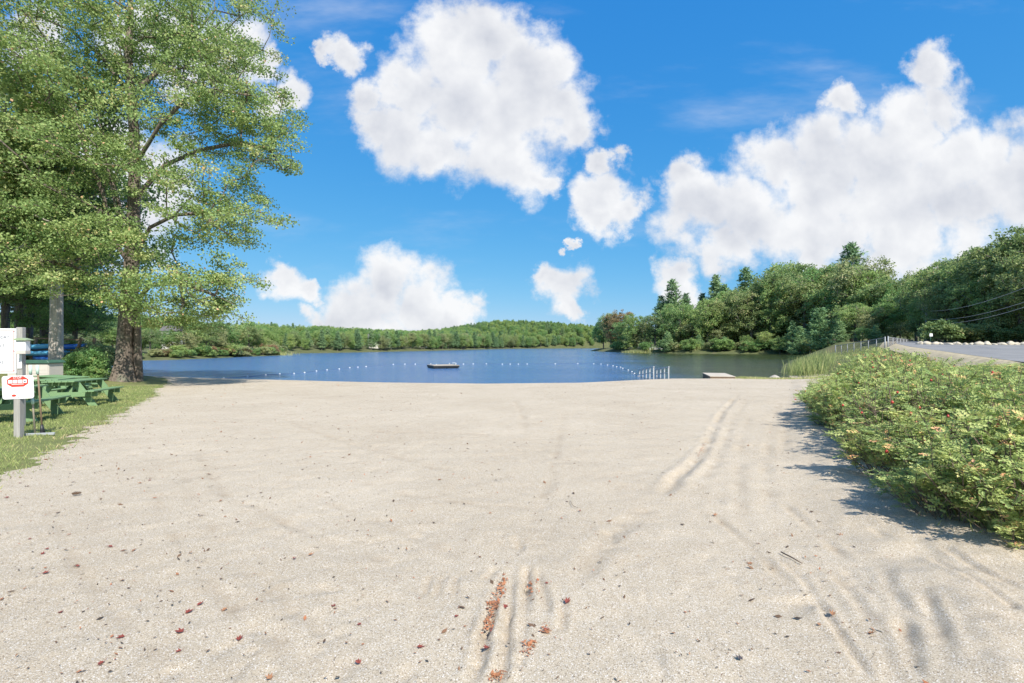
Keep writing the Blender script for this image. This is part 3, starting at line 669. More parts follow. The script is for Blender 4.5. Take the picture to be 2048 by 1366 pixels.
# ------------------------------------------------------------------ the big maple by the water
def build_maple():
    rg = np.random.default_rng(3); Y0 = 29.0; X0 = (247 - CX) / F * Y0; z0 = g(X0, Y0)
    def loc(px, py, dy=0.0):
        p = at_depth(px, py, Y0 + dy); return (p.x - X0, dy, p.z - z0)
    init = [((0, 0, -0.35), -1)]
    trunk = [(246,748),(248,720),(249,680),(252,630),(256,580),(262,530),(266,470),(268,400),(270,330),(268,260),(262,190),(256,110),(262,30),(258,-60),(262,-130)]
    for q, (px, py) in enumerate(trunk): init.append((loc(px, py, 0.2 * math.sin(q)), len(init) - 1))
    def limb(start, pts):
        p = start
        for px, py, dy in pts: init.append((loc(px, py, dy), p)); p = len(init) - 1
    limb(6, [(232,490,-0.4),(216,440,-0.8),(206,385,-1.0),(178,320,-1.2),(160,270,-1.5),(148,215,-1.6)])
    limb(6, [(246,470,-0.9),(228,400,-1.3),(215,330,-1.6),(214,290,-1.9),(196,235,-2.2)])
    limb(7, [(245,430,1.0),(225,360,1.6),(205,260,2.2),(180,150,2.6)])
    limb(6, [(300,455,-0.6),(350,430,-1.2),(420,425,-1.6),(500,430,-1.8)])
    limb(8, [(330,330,0.6),(400,300,1.0),(480,285,1.4),(550,300,1.4)])
    limb(9, [(320,250,-0.8),(370,200,-1.2),(430,180,-1.4),(500,190,-1.4)])
    limb(4, [(300,570,-0.8),(360,565,-1.6),(430,590,-2.0),(470,610,-2.2)])
    limb(4, [(200,560,-1.4),(140,530,-2.4),(80,520,-3.2)])
    limb(7, [(200,420,-1.6),(120,380,-3.0),(40,350,-4.0)])
    limb(11, [(330,130,0.5),(390,70,0.8),(430,20,0.9)])
    limb(11, [(200,110,0.6),(140,60,0.9),(70,30,1.0)])
    # crown as lobes following the outline in the photograph
    L = [(430,30,0,4.0,4.5,2.6),(330,60,1,5,5,3.2),(210,40,0,5,5,3.2),(100,60,-1,4.5,5,3),(470,130,0,2.6,4,1.9),(510,205,0,2.9,4,1.8),(555,235,0,1.6,2.6,1.2),(540,300,0,2.4,3.2,1.7),(575,310,0,1.3,2,0.9),
         (430,250,0,3.6,5,2.4),(330,240,-2,4,4.5,3),(540,385,0,1.9,2.8,1.1),(560,425,-0.5,1.3,1.8,0.7),(450,370,0,3,4.5,1.7),(440,445,-1,2.2,3.6,1.2),(350,420,-2,2.8,4,2.0),(420,540,-1,2.4,3.4,1.2),(470,575,-1,1.5,2.2,0.8),(455,620,-1,1.6,2.4,0.7),
         (370,580,-2,2.5,3.4,1.5),(310,625,-1.5,2.2,3,0.8),(400,648,0,1.9,2.6,0.45),(190,200,-1,4,5,3),(90,180,-1,4.5,5,3),(60,290,-2,3.6,5,2.2),(150,330,-3,3.4,3.6,2),(120,450,-3,3.2,3.6,1.6),(200,480,-3.4,2.4,2,1.4),(60,540,-3,2.8,3.4,1.4),(170,570,-3,2.3,2.6,1.2),(280,500,-2.6,2,2,1.4),(250,610,-2.4,1.2,1.4,0.5)]
    ells = []
    for px, py, dy, rx, ry, rz in L:
        p = loc(px - (22 if px > 480 else 0), py, dy); ells.append((*p, rx, ry, rz))
    att = crown_points(ells, 1480, rg, 2.2); q = fbm(att[:, 0] * 0.42 + 3, att[:, 2] * 0.55 + att[:, 1] * 0.3, 2, 9); att = att[(q > -0.27) | (att[:, 2] < 9.0) & (att[:, 0] > 2) | (rg.uniform(0, 1, len(att)) < 0.12)]
    P, par, ends = skeleton(init, att, rg, 0.8)
    t = thing('maple_tree', 'huge spreading maple tree with a thick furrowed trunk on the shore beside the picnic tables', 'tree', (X0, Y0, z0))
    fix = {0: 0.70, 1: 0.52, 2: 0.43, 3: 0.39, 4: 0.37, 5: 0.36, 6: 0.35, 7: 0.36, 8: 0.32, 9: 0.29, 10: 0.26, 11: 0.25, 12: 0.2, 13: 0.15, 14: 0.1, 15: 0.06}
    me = branch_mesh('trunk', P, par, ends, 0.58, M['bark'], 6, 0.012, 2.0, rad_fix=fix, kbig=30)
    # furrows and root flare in the trunk surface
    co = np.empty(len(me.vertices) * 3, np.float32); me.vertices.foreach_get('co', co); co = co.reshape(-1, 3)
    a = np.arctan2(co[:, 1], co[:, 0]); r = np.hypot(co[:, 0], co[:, 1]); low = (co[:, 2] < 7) & (r < 1.4)
    k = 1 + low * (0.06 * np.sin(a * 7 + co[:, 2] * 0.3) + 0.05 * np.sin(a * 13 + 1.3 * np.sin(co[:, 2]))) + (co[:, 2] < 1.2) * 0.16 * np.sin(a * 5) * np.clip(1.2 - co[:, 2], 0, 1)
    co[:, 0] *= k; co[:, 1] *= k; me.vertices.foreach_set('co', co.ravel()); me.update()
    ob('trunk', me, t)
    mb = MB(); mb.tube([(0.40, 0.62, -0.3), (0.44, 0.58, 0.5), (0.46, 0.5, 2.2), (0.48, 0.4, 4.6), (0.45, 0.2, 6.6)], [0.30, 0.24, 0.21, 0.18, 0.13], 16, False)
    ob('second_trunk', mb.mesh('second_trunk', M['bark'], True), t)
    core = np.array([0.3, 0, 9.0])
    V, Q, tint = sprays(P[ends], core, rg, 120, 0.88, 0.13, 0.5, 0.3, 0.75, 0.19)
    ob('crown', mesh_np('crown', V, Q, M['maple'], False, {'tint': tint}), t)
build_maple()

# ------------------------------------------------------------------ other trees
ND = [deciduous(21, 16, 0.36, 0.24, 300, 95, 0.19, 0.95, 0.30, 'leaf'), deciduous(22, 16, 0.33, 0.30, 300, 95, 0.19, 0.95, 0.30, 'leaf')]
MD = [deciduous(31, 14, 0.36, 0.02, 340, 40, 0.27, 0.82, 0.26), deciduous(32, 14, 0.32, 0.05, 323, 40, 0.27, 0.82, 0.24), deciduous(33, 14, 0.40, 0.04, 357, 40, 0.27, 0.82, 0.28),
      deciduous(34, 14, 0.28, 0.01, 306, 40, 0.27, 0.82, 0.22), deciduous(35, 14, 0.40, 0.22, 323, 40, 0.27, 0.82, 0.28)]
PN = [conifer(41), conifer(42, width=0.24, per=5, open_=0.35), conifer(43, width=0.17, whorls=26)]
YP = [conifer(44, H=12, width=0.30, base=0.03, whorls=17, per=8, nq=34, mat='pinesoft', open_=0.05, tilt=0.25)]
BU = [bush(51), bush(52, 2.2, 1.9), bush(53, 2.0, 1.4, mat='leafpale')]
BUV = [bush(54, 2.0, 1.5, 110, 90, 0.13)]

LBL_D = 'rounded green broadleaf tree in the wood across the cove'
def spot(px, Y): return ((px - CX) / F * Y, Y)
def by_top(px, top, Y): 
    x, y = spot(px, Y); return x, y, CAMZ + (HZ - top) / F * Y - g(x, y)
# wood on the far side of the cove: (px, top y, depth, kind, material)
COVE = [(1207,628,262,'D','leaf'),(1222,622,250,'D','leafpale'),(1238,612,242,'D','leafred'),(1268,622,206,'D','leaf'),(1252,640,214,'D','leaf'),(1290,640,204,'D','leafpale'),
 (1345,556,208,'P',None),(1322,590,212,'P',None),(1372,585,206,'P',None),(1310,625,200,'D','leafdark'),(1360,640,190,'D','leafpale'),(1335,662,182,'Y',None),(1385,640,186,'D','leafpale'),(1412,600,196,'D','leaf'),
 (1432,548,204,'P',None),(1448,566,200,'P',None),(1466,570,194,'D','leaf'),(1405,585,210,'P',None),(1398,668,178,'Y',None),(1432,650,180,'D','leafpale'),(1462,640,182,'D','leaf'),(1492,532,196,'P',None),
 (1506,560,190,'D','leaf'),(1480,610,184,'P','pinesoft'),(1515,640,176,'D','leafpale'),(1530,575,184,'D','leafdark'),(1545,520,196,'D','leaf'),(1582,515,190,'D','leaf'),(1620,514,186,'D','leafdark'),(1560,600,176,'P',None),
 (1600,590,176,'D','leaf'),(1655,520,170,'D','leaf'),(1668,512,165,'D','leafdark'),(1703,482,168,'P',None),(1690,540,150,'D','leaf'),(1716,505,146,'D','leafpale'),(1745,528,140,'D','leaf'),(1775,540,136,'D','leafdark'),(1790,560,130,'D','leaf'),
 (1640,612,122,'Y',None),(1600,650,150,'Y',None),(1680,640,112,'Y',None),(1560,668,158,'D','leaf'),(1585,640,155,'P','pinesoft'),(1710,600,116,'D','leaf'),(1742,610,112,'D','leafpale'),(1765,600,112,'D','leaf'),(1725,650,104,'D','leaf'),(1752,655,102,'Y',None),
 (1530,660,164,'D','leaf'),(1492,668,170,'D','leaf'),(1448,672,174,'Y',None),(1620,672,146,'D','leafdark'),(1655,668,128,'D','leafdark'),(1800,640,122,'D','leafpale')]
KIND = {'leaf': LBL_D, 'leafdark': 'dark green broadleaf tree standing among the pines across the cove', 'leafpale': 'pale yellow green broadleaf tree at the edge of the cove wood', 'leafred': 'broadleaf tree turning rusty red at the tip of the wooded point'}
def build_cove():
    for q, (px, top, Y, kind, mt) in enumerate(COVE):
        x, y, H = by_top(px, top, Y); H = max(H, 4.0)
        if kind == 'D': plant_tree(MD[q % 5], 'broadleaf_tree', KIND[mt], 'tree', x, y, 14, H, 1.0 if H > 13 else 1.25, group='broadleaf trees across the cove' if mt != 'leafred' else None, mat=mt)
        elif kind == 'P': plant_tree(PN[q % 3], 'pine_tree', 'tall pine with layered branches rising from the cove wood', 'tree', x, y, 18, H, 1.0, group='tall pines across the cove', mat=mt)
        else: plant_tree(YP[0], 'young_pine_tree', 'soft bright green young pine leaning over the cove water', 'tree', x, y, 12, H, 1.15, group='young pines at the cove edge')
    # second rows that close the wood behind
    k = 0
    while k < 46:
        x = random.uniform(50, 150); y = random.uniform(160, 250)
        if lakes(np.array([x]), np.array([y]))[0] < 10: continue
        pxx = CX + x / y * F; 
        if not 1230 < pxx < 1850: continue
        lim = np.interp(pxx, [1200,1300,1345,1430,1500,1560,1700,1800,1850], [640,625,590,580,560,530,525,550,560])
        H = CAMZ + (HZ - lim - random.uniform(0, 20)) / F * y - g(x, y)
        plant_tree(MD[k % 5], 'broadleaf_tree', ('tall green broadleaf tree deep in the cove wood' if k % 2 else 'dark green broadleaf tree standing among the pines across the cove'), 'tree', x, y, 14, max(8, H), 1.0, group='broadleaf trees across the cove', mat='leaf' if k % 2 else 'leafdark'); k += 1
    # low growth on the bank
    for q in range(44):
        i = random.choice([21,21,22,22,23,24]); a = Vector(LAKE[i]); b = Vector(LAKE[i+1]); p = a.lerp(b, random.random()); n = Vector(((b-a).y, -(b-a).x)).normalized()
        if lakes(np.array([p.x + n.x]), np.array([p.y + n.y]))[0] < 0: n = -n
        p = p + n * random.uniform(1.5, 5)
        plant_tree(BU[q % 3], 'shore_shrub', 'low leafy shrub on the bank of the wooded cove', 'shrub', p.x, p.y, 2.1, random.uniform(2.2, 4.2), 1.1, group='shrubs on the cove bank', parts=('stem', 'foliage'))
build_cove()

ROADT = [(1832,556,112,4),(1858,535,104,0),(1880,515,100,4),(1905,500,92,2),(1935,486,86,4),(1965,492,76,1),(1998,474,78,4),(2035,455,72,2),(2075,440,70,4),(1850,590,92,1),(1890,560,80,4),(1935,545,78,2),(1985,528,72,4),(2040,505,68,0),(2100,480,62,4),
 (1870,540,120,2),(1920,510,108,4),(1960,500,98,0),(2010,480,94,4),(2060,450,88,2),(1840,600,104,3),(1815,620,126,3),(2140,430,66,4),(2200,430,60,2)]
def build_roadside():
    for q, (px, top, Y, pk) in enumerate(ROADT):
        x, y, H = by_top(px, top, Y)
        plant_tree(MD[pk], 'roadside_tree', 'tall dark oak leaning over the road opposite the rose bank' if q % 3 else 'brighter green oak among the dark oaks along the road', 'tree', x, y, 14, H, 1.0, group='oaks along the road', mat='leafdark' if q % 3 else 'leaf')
    for q in range(30):
        Y = random.uniform(64, 110); px = random.uniform(1860, 2120); x, y = spot(px, Y)
        if x < 0.80 * y + 2: continue
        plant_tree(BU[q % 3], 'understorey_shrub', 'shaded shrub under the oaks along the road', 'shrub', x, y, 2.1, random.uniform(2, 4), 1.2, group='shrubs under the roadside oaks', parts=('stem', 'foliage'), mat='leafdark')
    # trees beyond the right edge of the view shade the road
    for x, y, H in [(62,6,17),(52,-4,16),(74,26,18),(86,36,17),(44,-16,15)]:
        plant_tree(MD[2], 'roadside_tree', 'tall dark oak leaning over the road opposite the rose bank', 'tree', x, y, 14, H, 1.0, group='oaks along the road', mat='leafdark')
build_roadside()

# left shore of the lake, beyond the maple
def build_left_shore():
    prof = ([180,300,340,380,420,450,480,510,530,545,575,620,660,700,760], [640,655,660,655,650,646,648,655,668,690,676,672,682,688,690])
    k = 0
    rows = [(px, Y) for px, Y in [(200,98),(225,96),(252,99),(280,98),(300,97),(322,104),(345,103),(368,104),(392,107),(412,112),(432,116),(450,122),(466,128),(482,131),(498,136),(512,140),(524,146),(535,149),
            (290,118),(330,122),(380,126),(420,136),(455,144),(480,152),(505,158),(570,196),(590,192),(612,196),(635,200),(655,206),(676,214),(700,218),(722,226)]]
    for px, Y in rows:
        x, y = spot(px, Y)
        if lakes(np.array([x]), np.array([y]))[0] < 1.0: x -= 4
        H = CAMZ + (HZ - np.interp(px, *prof) + random.uniform(-4, 4)) / F * y - g(x, y)
        mt = random.choice(['leaf', 'leaf', 'leafpale', 'leafdark'])
        plant_tree(MD[k % 5], 'lakeside_tree', 'bushy broadleaf tree on the lake shore beyond the maple', 'tree', x, y, 14, max(4.5, H), 1.35, group='trees on the shore beyond the maple', mat=mt); k += 1
    for q in range(46):
        i = random.choice([41,42,43,44,44,45]); a = Vector(LAKE[i]); b = Vector(LAKE[i+1]); p = a.lerp(b, random.random()); p = p + Vector((-random.uniform(0.8, 4), random.uniform(-0.5, 1.5)))
        if lakes(np.array([p.x]), np.array([p.y]))[0] < 0.3: continue
        plant_tree(BU[q % 3], 'shore_shrub', 'low shrub at the water edge of the shore beyond the maple', 'shrub', p.x, p.y, 2.1, random.uniform(1.2, 2.8), 1.2, group='shrubs on the shore beyond the maple', parts=('stem', 'foliage'), mat=random.choice(['leaf', 'leafpale', 'leaf', 'leafred']))
build_left_shore()

# far shore: a front row of single trees, the wooded hill behind as one mass
FARS = [MD[0], MD[1], MD[3], PN[0], PN[2]]
def build_far():
    pts = [LAKE[i] for i in range(31, 40)]; cnt = 0
    for a, b in zip(pts[:-1], pts[1:]):
        a = Vector(a); b = Vector(b); L = (b - a).length; n = Vector(((b-a).y, -(b-a).x)).normalized()
        m = (a + b) / 2 + n * 3
        if lakes(np.array([m.x]), np.array([m.y]))[0] < 0: n = -n
        k = max(2, int(L / 4.2))
        for q in range(k):
            p = a.lerp(b, (q + random.random()) / k) + n * random.uniform(2, 9); H = random.uniform(6.5, 11) if p.y < 300 else random.uniform(9, 14)
            j = random.choice([0, 1, 2, 2, 3, 4])
            H = min(H, 2.5 + p.y * 0.025)
            if j < 3: plant_tree(FARS[j], 'far_shore_tree', 'small distant broadleaf tree along the far shore of the lake', 'tree', p.x, p.y, 14, H, 1.25, group='broadleaf trees along the far shore', mat=random.choice(['leaf', 'leaf', 'leafpale', 'leafdark']))
            else: plant_tree(FARS[j], 'far_shore_pine', 'small distant dark pine along the far shore of the lake', 'tree', p.x, p.y, 18, H * 1.15, 1.2, group='pines along the far shore')
            cnt += 1
    # hillside wood
    rg = np.random.default_rng(77); N = 22000
    x = rg.uniform(-520, 520, N); y = rg.uniform(60, 860, N); s = lakes(x, y); px = CX + x / y * F
    road = sdf(x, y, RL + RR[::-1])
    ok = (s > np.where((px > 560) & (px < 1200), 3.5, 10)) & (px > -500) & (px < 2600) & (road < -8)
    ok &= ~((px > 1195) & (px < 1860) & (y < 250)) & ~((px > 1195) & (px < 1500) & (y < 420)) & ~((px >= 1860) & (y < 125)) & ~((px < 380) & (y < 135)) & (rg.uniform(0, 1, N) < np.where((px > 380) & (px < 1330), 0.95, 0.55))
    x, y = x[ok], y[ok]
    z = G(x, y) - 0.3; n = len(x)
    sc = rg.uniform(0.5, 0.9, n) * np.clip(0.45 + y / 800, 0.5, 0.95)
    hi = np.exp(-((y - 640) / 160) ** 2)
    idx = np.where(rg.uniform(0, 1, n) < 0.20 + 0.30 * hi * (np.abs(x - 5) < 150) * (z > 14), rg.integers(3, 5, n), rg.integers(0, 3, n))
    sc = np.where(idx > 2, sc * 0.78, sc)
    me = mesh_np('far_woods', np.stack([x, y, z], -1), np.zeros((0, 3), int)) if False else bpy.data.meshes.new('far_woods')
    me.from_pydata(np.stack([x, y, z], -1).tolist(), [], [])
    for nm, v in (('size', sc), ('turn', rg.uniform(0, 6.28, n))):
        a = me.attributes.new(nm, 'FLOAT', 'POINT'); a.data.foreach_set('value', v.astype(np.float32))
    a = me.attributes.new('sort', 'INT', 'POINT'); a.data.foreach_set('value', idx.astype(np.int32))
    o = ob('far_woods', me, kind='stuff', label='dense mixed forest covering the low hill across the lake', cat='forest')
    ng = bpy.data.node_groups.new('far_woods', 'GeometryNodeTree')
    ng.interface.new_socket('Geometry', in_out='INPUT', socket_type='NodeSocketGeometry'); ng.interface.new_socket('Geometry', in_out='OUTPUT', socket_type='NodeSocketGeometry')
    N_ = ng.nodes; gi = N_.new('NodeGroupInput'); go = N_.new('NodeGroupOutput')
    iop = N_.new('GeometryNodeInstanceOnPoints'); iop.inputs['Pick Instance'].default_value = True
    jn = N_.new('GeometryNodeJoinGeometry')
    crowns = {}
    for ob_ in bpy.data.objects:
        if ob_.type == 'MESH' and ob_.parent and ob_.parent.name.startswith(('far_shore', 'broadleaf', 'pine')):
            crowns.setdefault(ob_.data.name, ob_)
    for tm, cm in reversed(FARS):
        oi = N_.new('GeometryNodeObjectInfo'); oi.inputs[0].default_value = crowns[cm.name]; oi.transform_space = 'ORIGINAL'
        g2 = N_.new('GeometryNodeGeometryToInstance'); ng.links.new(oi.outputs['Geometry'], g2.inputs[0]); ng.links.new(g2.outputs[0], jn.inputs[0])
    def at(nm, ty):
        q = N_.new('GeometryNodeInputNamedAttribute'); q.data_type = ty; q.inputs[0].default_value = nm
        return [s for s in q.outputs if s.enabled and s.name == 'Attribute'][0]
    cx = N_.new('ShaderNodeCombineXYZ'); ng.links.new(at('turn', 'FLOAT'), cx.inputs[2])
    ng.links.new(gi.outputs[0], iop.inputs['Points']); ng.links.new(jn.outputs[0], iop.inputs['Instance']); ng.links.new(at('sort', 'INT'), iop.inputs['Instance Index'])
    ng.links.new(cx.outputs[0], iop.inputs['Rotation']); ng.links.new(at('size', 'FLOAT'), iop.inputs['Scale']); ng.links.new(iop.outputs[0], go.inputs[0])
    md = o.modifiers.new('woods', 'NODES'); md.node_group = ng
build_far()

# trees and shrubs on the left, round the kayak rack
def build_left_trees():
    x, y = spot(112, 31); z0 = g(x, y)
    t = plant_tree(ND[0], 'pale_barked_tree', 'straight tree with pale grey bark beside the kayak rack', 'tree', x, y, 16, 17, 0.9, rot=1.0)
    for c in t.children:
        if c.name.startswith('trunk'): c.material_slots[0].link = 'OBJECT'; c.material_slots[0].material = M['palebark']
    mb = MB(); mb.tube([(0,0,-0.2),(0,0,0.4),(0.02,0,3),(0.05,0,6),(0.0,0.0,9)], [0.46,0.39,0.34,0.30,0.2], 18, False)
    me = mb.mesh('bole', M['palebark'], True); b = ob('bole', me, t); b.scale = (1/t.scale[0], 1/t.scale[1], 1/t.scale[2])
    for q, (px, Y, H, k) in enumerate([(40,41,19,1),(-20,36,21,0),(90,48,15,1),(150,47,9,0),(-90,34,20,1),(10,52,16,0),(60,56,14,1),(-60,46,18,0),(120,60,11,1),(-150,40,18,0),(-40,28,20,1)]):
        x, y = spot(px, Y)
        s = lakes(np.array([x]), np.array([y]))[0]
        if s < 1: x, y = spot(px, Y - 8)
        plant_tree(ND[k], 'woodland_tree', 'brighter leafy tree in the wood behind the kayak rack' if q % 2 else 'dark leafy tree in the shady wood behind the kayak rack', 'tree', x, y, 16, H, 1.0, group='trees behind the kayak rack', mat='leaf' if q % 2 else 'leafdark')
    for px, Y, H, w, mt in [(176,28.5,2.0,0.8,'leaf'),(160,30,1.7,0.75,'leaf'),(190,28,1.1,0.7,'leaf'),(92,30,0.9,0.8,'leafpale'),(20,38,2.6,1.4,'leafdark'),(-30,36,2.6,1.4,'leafdark'),(135,31.5,0.9,0.8,'leaf'),(180,33,2.2,0.8,'leafpale'),(60,38,3,1.6,'leafdark'),(110,39,3,1.6,'leafdark'),(150,38,3,1.4,'leafdark')]:
        x, y = spot(px, Y)
        plant_tree(BUV[0], 'leafy_shrub', 'leafy green shrub growing round the kayak rack', 'shrub', x, y, 2.0, H, w, group='shrubs round the kayak rack', parts=('stem', 'foliage'), mat=mt)
build_left_trees()

# ------------------------------------------------------------------ rose hedge
def rose_proto(seed, H=1.35, R=1.05, nleaf=1500):
    rg = np.random.default_rng(seed); mb = MB(); tips = []
    for q in range(46):
        a = rg.uniform(0, 6.28); r = R * math.sqrt(rg.uniform(0.02, 1)); h = H * (1 - 0.45 * (r / R) ** 2) * rg.uniform(0.72, 1.05)
        b = np.array([0.35 * r * math.cos(a), 0.35 * r * math.sin(a), -0.08]); e = np.array([r * math.cos(a), r * math.sin(a), h])
        m = (b + e) / 2 + rg.normal(size=3) * 0.10 + np.array([0.1 * math.cos(a), 0.1 * math.sin(a), 0.12])
        mb.tube([tuple(b), tuple(m), tuple(e)], [0.007, 0.0055, 0.003], 4, False); tips.append((b, m, e))
        for _ in range(3):
            u = rg.uniform(0.45, 0.95); p = b * (1-u)**2 + 2*u*(1-u)*m + u*u*e; d = unit(rg.normal(size=3) + np.array([0, 0, 0.5])) * rg.uniform(0.15, 0.34)
            mb.tube([tuple(p), tuple(p + d)], [0.005, 0.003], 3, False); tips.append((p, p + d * 0.5, p + d))
    pick = rg.integers(0, len(tips), nleaf); u = rg.uniform(0.45, 1.05, nleaf)[:, None]
    B = np.array([t[0] for t in tips])[pick]; Mi = np.array([t[1] for t in tips])[pick]; E = np.array([t[2] for t in tips])[pick]
    p = B * (1-u)**2 + 2*u*(1-u)*Mi + u*u*E
    d = unit(rg.normal(size=(nleaf, 3)) * np.array([1, 1, 0.35]) + np.array([0, 0, 0.18])); nrm = unit(np.array([0, 0, 1.0]) + 0.45 * rg.normal(size=(nleaf, 3))); sd = unit(np.cross(nrm, d)); nr = np.cross(d, sd)
    Ll = rg.uniform(0.06, 0.14, nleaf)[:, None]; V = []; T = []
    lt = np.clip(0.52 + rg.normal(size=nleaf) * 0.15 + 0.35 * fbm(p[:, 0] * 2.2 + seed, p[:, 1] * 2.2 + p[:, 2], 2, 3), 0, 0.95); lt = np.where(rg.uniform(0, 1, nleaf) < 0.10 * (fbm(p[:, 0] * 1.6 + 5 + seed, p[:, 1] * 1.6 - p[:, 2], 2, 8) > 0.18) + 0.006, 1.0, lt)
    for pos, side in [(0.28,-1),(0.28,1),(0.55,-1),(0.55,1),(0.80,-1),(0.80,1),(1.0,0)]:
        o = p + d * Ll * pos - nr * 0 ; ax = unit(d * (0.45 if side else 1.0) + sd * side + nrm * 0.08 * rg.normal(size=(nleaf, 1))); pe = np.cross(nrm, ax)
        l = Ll * 0.40; w = l * 0.36
        V.append(np.stack([o, o + ax * l * 0.5 + pe * w + nrm * w * 0.35, o + ax * l, o + ax * l * 0.5 - pe * w + nrm * w * 0.35], 1)); T.append(np.clip(lt + rg.normal(size=nleaf) * 0.06, 0, 1))
    V = np.concatenate(V).reshape(-1, 3); T = np.repeat(np.concatenate(T), 4)
    fol = mesh_np('foliage', V, np.arange(len(V)).reshape(-1, 4), M['rose'], False, {'tint': T})
    hips = []
    for q in range(7):
        b, m, e = tips[rg.integers(0, len(tips))]; hips.append(tuple(e + np.array([0, 0, 0.01])))
    return mb.mesh('stems', M['stem'], False), fol, hips
def hip_mesh():
    mb = MB(); mb.lathe([(0.002,-0.013),(0.009,-0.010),(0.0135,-0.002),(0.0125,0.006),(0.006,0.011),(0.003,0.018)], 8); return mb.mesh('hip', M['hip'], True)
def build_roses():
    protos = [rose_proto(61), rose_proto(62, 1.2, 1.15, 1250), rose_proto(63, 1.45, 0.95, 1350), rose_proto(64, 1.3, 1.0, 420)]; hm = hip_mesh()
    rg = random.Random(9); pts = []
    for Y in np.arange(4.5, 18.2, 0.95):
        for e in np.arange(0.7, 7.0, 1.05):
            x = float(np.interp(Y, [4.6, 7.3, 11, 18], [3.75, 5.0, 6.95, 11.1])) + e + 0.35 + rg.uniform(-0.3, 0.3); y = Y + rg.uniform(-0.35, 0.35)
            if e > 4.6 and Y < 6: continue
            pts.append((x, y, e))
    for Y in np.arange(4.2, 17.5, 0.55): pts.append((float(np.interp(Y, [4.6, 7.3, 11, 18], [3.75, 5.0, 6.95, 11.1])) + 0.6 + rg.uniform(-0.2, 0.25), Y, 0.0))
    for q, (x, y, e) in enumerate(pts):
        if Vector((x, y)).length < 3.6 or (e == 0.0 and rg.random() < 0.4): continue
        # crest of the hedge as seen against the lake and the road
        px = CX + x / y * F
        if y > 15.5 and px < 1650: pass
        top = CAMZ - (float(np.interp(px, [1620, 1660, 1700, 1755, 1800, 1850, 1900, 2048], [752, 716, 698, 684, 686, 708, 722, 722])) - HZ + 4) / F * y
        H = top - g(x, y) - abs(rg.gauss(0, 0.16)) + 0.05
        if e < 1.2: H *= rg.uniform(0.66, 0.82)
        if e == 0.0: H = rg.uniform(0.45, 0.75)
        H = min(max(H, 0.45), 1.8); zone = 0 if e < 1.2 else (1 if e < 4 else 2); zone = 3 if y > 15 else zone
        LB = ['low rose shrub with red hips spreading over the sand edge of the bank', 'dense green rose shrub in the middle of the rose bank', 'rose shrub on the road side of the rose bank', 'rose shrub at the cove end of the rose bank near the reeds']
        pk = 3 if rg.random() < 0.13 else q % 3; st, fo, hips = protos[pk]; H0 = (1.35, 1.2, 1.45, 1.3)[pk]
        t = thing('rose_shrub', LB[zone], 'shrub', (x, y, g(x, y) - 0.02), rg.uniform(0, 6.28), 'rose shrubs on the bank between sand and road')
        s = H / H0; w_ = rg.uniform(0.85, 1.05) * (0.62 if e == 0.0 else 1.0); t.scale = (w_, w_ * rg.uniform(0.9, 1.1), s)
        ob('stems', st, t); ob('foliage', fo, t)
        for h in hips:
            if rg.random() < 0.9: c = ob('hip', hm, t, h); c.scale = (1.35, 1.35, 1.35 / s)
build_roses()

